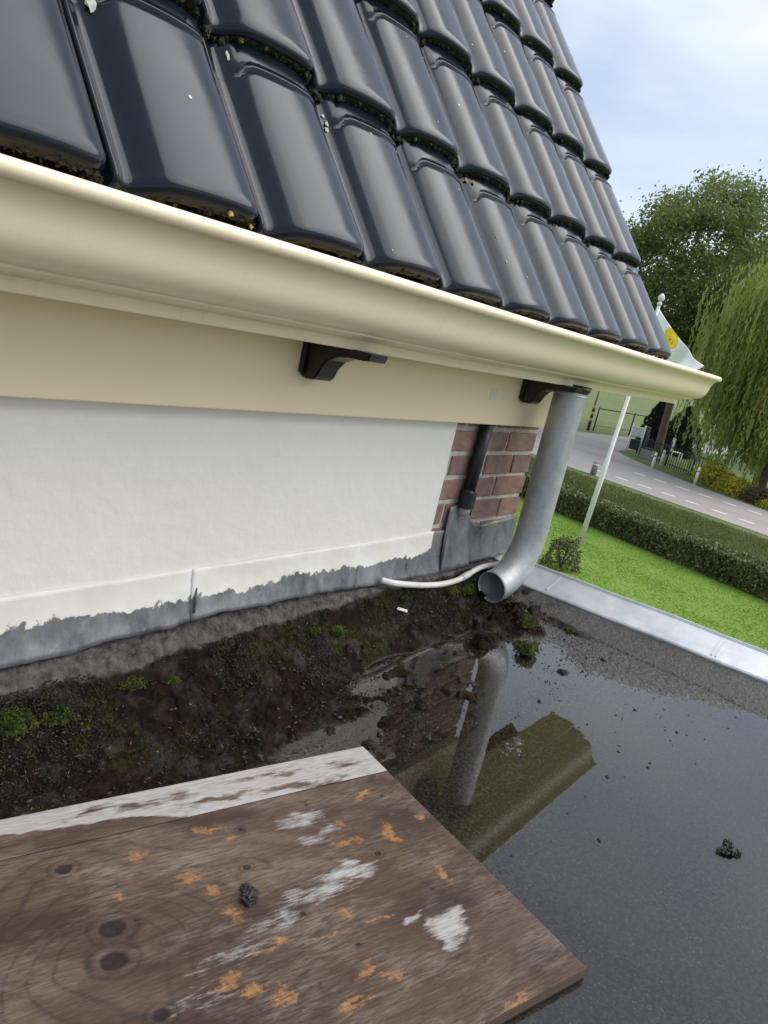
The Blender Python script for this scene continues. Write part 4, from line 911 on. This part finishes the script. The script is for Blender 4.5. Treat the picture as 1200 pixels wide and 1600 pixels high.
# weeping willow
wl = thing('weeping_willow', (32.2, 4.6, G), 'weeping willow with long hanging olive green strands', 'tree'); random.seed(11)
parts = []; g, P = limb(Vector((0, 0, 0)), Vector((.1, .1, 3.4)), .28, .2, 0, .05); parts.append(g); tips = []
for k in range(22):
    a = k * 2.399; rr_ = random.uniform(.8, 2.5); q = Vector((math.cos(a) * rr_, math.sin(a) * rr_, random.uniform(8.2, 10.2) - rr_ * .7))
    g, P2 = limb(Vector((.1, .1, 3.2)), q, .10, .02, .9, .15, 7); parts.append(g); tips.append(P2)
V, F = merge(parts); obj('trunk', V, F, MT_BARK, wl, True)
LC = []; LD = []; LC2 = []; LD2 = []
for s in range(3600):
    P2 = random.choice(tips); i = random.randint(2, 6); p0 = P2[i].lerp(P2[i + 1], random.random()); a = random.uniform(0, 6.28)
    out_ = Vector((p0.x, p0.y, 0)); out_ = (out_.normalized() if out_.length > .2 else Vector((math.cos(a), math.sin(a), 0)))
    out_ = (out_ + Vector((math.cos(a), math.sin(a), 0)) * .8) * random.uniform(.15, 1.25)
    zend = random.choice((.5, .9, 1.4, 2.2, 3.0)) + random.uniform(-.3, .6); L_ = max(.6, p0.z - zend); L_ = min(L_, random.uniform(2.2, 6.2)); nn_ = int(L_ / .075); yel = (math.sin(p0.x * 3.1 + p0.y * 2.3) > .86)
    sw = random.uniform(-.12, .12)
    for j in range(nn_):
        t = j / nn_; q = p0 + out_ * min(1, t * 3.2) ** .7 + Vector((sw * t * t, sw * t, .22 * math.sin(min(1, t * 3) * math.pi) - L_ * t)) + Vector((random.gauss(0, .035), random.gauss(0, .035), 0))
        (LC2 if yel else LC).append(q); (LD2 if yel else LD).append(Vector((random.gauss(0, .25), random.gauss(0, .25), -1)))
def hang(C, Dv, ln, wd):
    C = np.array([tuple(c) for c in C]); Dv = np.array([tuple(c) for c in Dv]); Dv /= np.linalg.norm(Dv, axis=1, keepdims=True); n = len(C)
    e = rng.normal(size=(n, 3)); e -= Dv * (Dv * e).sum(1, keepdims=True); e /= np.linalg.norm(e, axis=1, keepdims=True); u = Dv * ln * rng.uniform(.7, 1.3, (n, 1)); v = e * wd
    return np.concatenate([C - u, C + v, C + u, C - v], 1).reshape(-1, 3), np.arange(4 * n).reshape(n, 4)
V, F = hang(LC, LD, .11, .030); link('crown', tri_mesh('crown', V, F, MT_WIL), wl)
V, F = hang(LC2, LD2, .105, .026); o = link('yellowing_strands', tri_mesh('yellowing_strands', V, F, MT_WILY), wl); o['label'] = 'yellowing strands'
# golden shrubs under the willow
for i, (x, y, rx, ry, h, mt_, lb) in enumerate([(31.0, 6.0, .8, .8, .95, MT_GOLD, 'rounded golden green shrub at the end of the row by the white post'), (30.4, 4.9, .8, .9, .65, MT_GOLD, 'low golden shrub under the willow next to the brown one'), (29.75, 3.95, .75, .7, .6, MT_BRN, 'low brown withered shrub between the golden shrubs'), (30.3, 3.2, .8, .9, .62, MT_GOLD, 'low golden shrub beyond the brown one under the willow'), (29.2, 3.3, .5, .7, .35, MT_GOLD, 'flat golden shrub in front of the brown one')]):
    shrub('golden_shrub' if mt_ is MT_GOLD else 'brown_shrub', (x, y, G), rx, ry, h, 2600, mt_, lb, .045, group='shrubs under the willow')
# conifers behind the fence
for (x, y, r_, h, lb) in ((40.4, 11.6, .75, 2.5, 'dark conical conifer beside the trunk of the tall tree'), (40.0, 10.1, 1.1, 2.5, 'broad dark conifer behind the black garden fence')):
    t = thing('conifer', (x, y, G), lb, 'conifer'); n = 5000; f_ = rng.uniform(0, 1, n) ** .7; a = rng.uniform(0, 6.28, n); rad = r_ * (1 - f_ ** 2.2) * (.75 + .35 * vn(a * 3, f_ * 9, 3)) + .05
    C = np.stack([np.cos(a) * rad, np.sin(a) * rad, f_ * h], 1); V, F = leafcloud(C, .07, aspect=.4); link('foliage', tri_mesh('foliage', V, F, MT_CON), t)
    tube('trunk', [(0, 0, 0), (0, 0, h * .5), (0, 0, h * .95)], [r_ * .7, r_ * .5, .05], MT_DARK, t, 12)
# roadside posts
for (x, y, lb) in ((30.87, 8.31, 'short white roadside post nearest the notice board'), (33.2, 8.7, 'short white post against the black garden fence'), (29.76, 6.29, 'short white roadside post beside the golden shrub')):
    t = thing('roadside_post', (x, y, G), lb, 'post', 'white posts along the road'); tube('shaft', [(0, 0, 0), (0, 0, .62), (0, 0, .66)], [.055, .055, .03], MT_WPAINT, t, 12)
    tube('band', [(0, 0, .48), (0, 0, .54)], .057, MT_GREYP, t, 12)
t = thing('bollard', (24.0, 8.0, G), 'short grey bollard on the near edge of the road', 'bollard'); tube('shaft', [(0, 0, 0), (0, 0, .40), (0, 0, .46)], [.10, .095, .05], MT_GREYP, t, 14); tube('collar', [(0, 0, .33), (0, 0, .37)], .101, MT_WPAINT, t, 14)
# notice board
t = thing('notice_board', (34.0, 10.3, G), 'white framed notice board on two posts beside the gate', 'notice board'); t.rotation_euler = (0, 0, math.radians(-68))
for s in (-.26, .26): tube('leg', [(s, 0, 0), (s, 0, 1.38)], .035, MT_WPAINT, t, 10)
bmobj('panel', box(-.24, .24, -.03, .03, .82, 1.18, .01), simple('pale_panel', (.50, .52, .55), (.60, .62, .64), 6, .5), t); bmobj('top_rail', box(-.30, .30, -.035, .035, 1.19, 1.27, .01), MT_WPAINT, t); bmobj('letter_box', box(-.20, .20, -.12, .031, .25, .70, .01), MT_IRON, t)
# garden fence and gate
fn = thing('garden_fence', (33.4, 8.6, G), 'low black iron bar fence around the garden', 'fence'); Af = Vector((34.3, 9.9, G)); Bf = Vector((31.6, 5.8, G)); nb = 34
for h_ in (.12, .82): tube('rail', [Af - fn.location + Vector((0, 0, h_)), Bf - fn.location + Vector((0, 0, h_))], .022, MT_IRON, fn, 6)
bar = None
for i in range(nb + 1):
    p = Af.lerp(Bf, i / nb) - fn.location; big = i % 11 == 0
    q = tube('post' if big else 'bar', [p, p + Vector((0, 0, 1.05 if big else .9))], .04 if big else .013, MT_IRON, fn, 6)
gt = thing('gate_pillar', (34.9, 10.25, G), 'black iron gate pillar behind the notice board', 'gate'); bmobj('pillar', box(-.16, .16, -.12, .12, 0, 1.25, .01), MT_IRON, gt); bmobj('cap', box(-.19, .19, -.15, .15, 1.2505, 1.31, .01), MT_IRON, gt)
bn = thing('grey_bin', (34.1, 9.65, G), 'low grey storage box at the foot of the garden fence', 'box'); bmobj('bin', box(-.28, .28, -.25, .25, 0, .42, .03), MT_GREYP, bn); bmobj('lid', box(-.3, .3, -.27, .27, .4205, .47, .012), MT_IRON, bn)
# garden chair and lantern
cr = thing('garden_chair', (36.0, 9.0, G), 'white garden chair on the terrace behind the black fence', 'chair'); cr.rotation_euler = (0, 0, .5)
for sx_ in (-.24, .24):
    for sy in (-.22, .22): tube('leg', [(sx_, sy, 0), (sx_, sy, .45)], .022, MT_WPAINT, cr, 8)
bmobj('seat', box(-.27, .27, -.26, .26, .4505, .49, .01), MT_WPAINT, cr)
for i in range(5): bmobj('slat', box(-.25 + i * .11, -.19 + i * .11, .22, .25, .4905, 1.0, .005), MT_WPAINT, cr)
bmobj('top_rail', box(-.27, .27, .215, .255, 1.0005, 1.06, .008), MT_WPAINT, cr)
ln_ = thing('garden_lantern', (35.0, 8.0, G), 'slim garden lantern with a white globe near the willow', 'lamp'); tube('stem', [(0, 0, 0), (0, 0, 1.9)], .028, MT_GREYP, ln_, 8); tube('globe', [(0, 0, 1.88), (0, 0, 1.93), (0, 0, 2.0), (0, 0, 2.07), (0, 0, 2.1)], [.03, .08, .1, .07, .02], MT_WPAINT, ln_, 12)
# striped post, meadow fence, utility pole
t = thing('striped_post', (40.4, 15.1, G), 'black and yellow striped post at the bend of the side road', 'post')
for i in range(8): tube('band', [(0, 0, i * .17), (0, 0, (i + 1) * .17 - .0005)], .085, MT_YEL if i % 2 and i > 2 else MT_IRON, t, 12)
tube('shaft', [(0, 0, 1.36), (0, 0, 2.6)], .05, MT_GREYP, t, 10)
mf = thing('meadow_fence', (42, 15.3, G), 'thin dark rail fence along the meadow beyond the side road', 'fence'); fa = Vector((40.9, 15.0, G)); fb = Vector((70, 9.0, G)); np_ = 8
tube('rail', [fa - mf.location + Vector((0, 0, 1.25)), fb - mf.location + Vector((0, 0, 1.25))], .03, MT_IRON, mf, 6); tube('rail', [fa - mf.location + Vector((0, 0, .3)), fb - mf.location + Vector((0, 0, .3))], .012, MT_IRON, mf, 6)
for i in range(np_ + 1):
    p = fa.lerp(fb, i / np_) - mf.location; tube('post', [p, p + Vector((0, 0, 1.35))], .04, MT_IRON, mf, 6)
# far trees on the horizon
n = 16000; a = rng.uniform(-.6, 2.4, n); dist = 330 + 60 * fbm(a * 8, a * 0, 3, 3); hh = (4 + 9 * fbm(a * 22, a * 0 + 5, 4, 4)) * rng.uniform(0, 1, n) ** .6
C = np.stack([dist * np.cos(a) + rng.normal(0, 4, n), dist * np.sin(a) + rng.normal(0, 4, n), G + hh], 1); V, F = leafcloud(C, 1.1, aspect=.7)
o = link('far_wood', tri_mesh('far_wood', V, F, MT_TREE)); tag(o, kind='stuff', label='distant line of trees across the meadows')
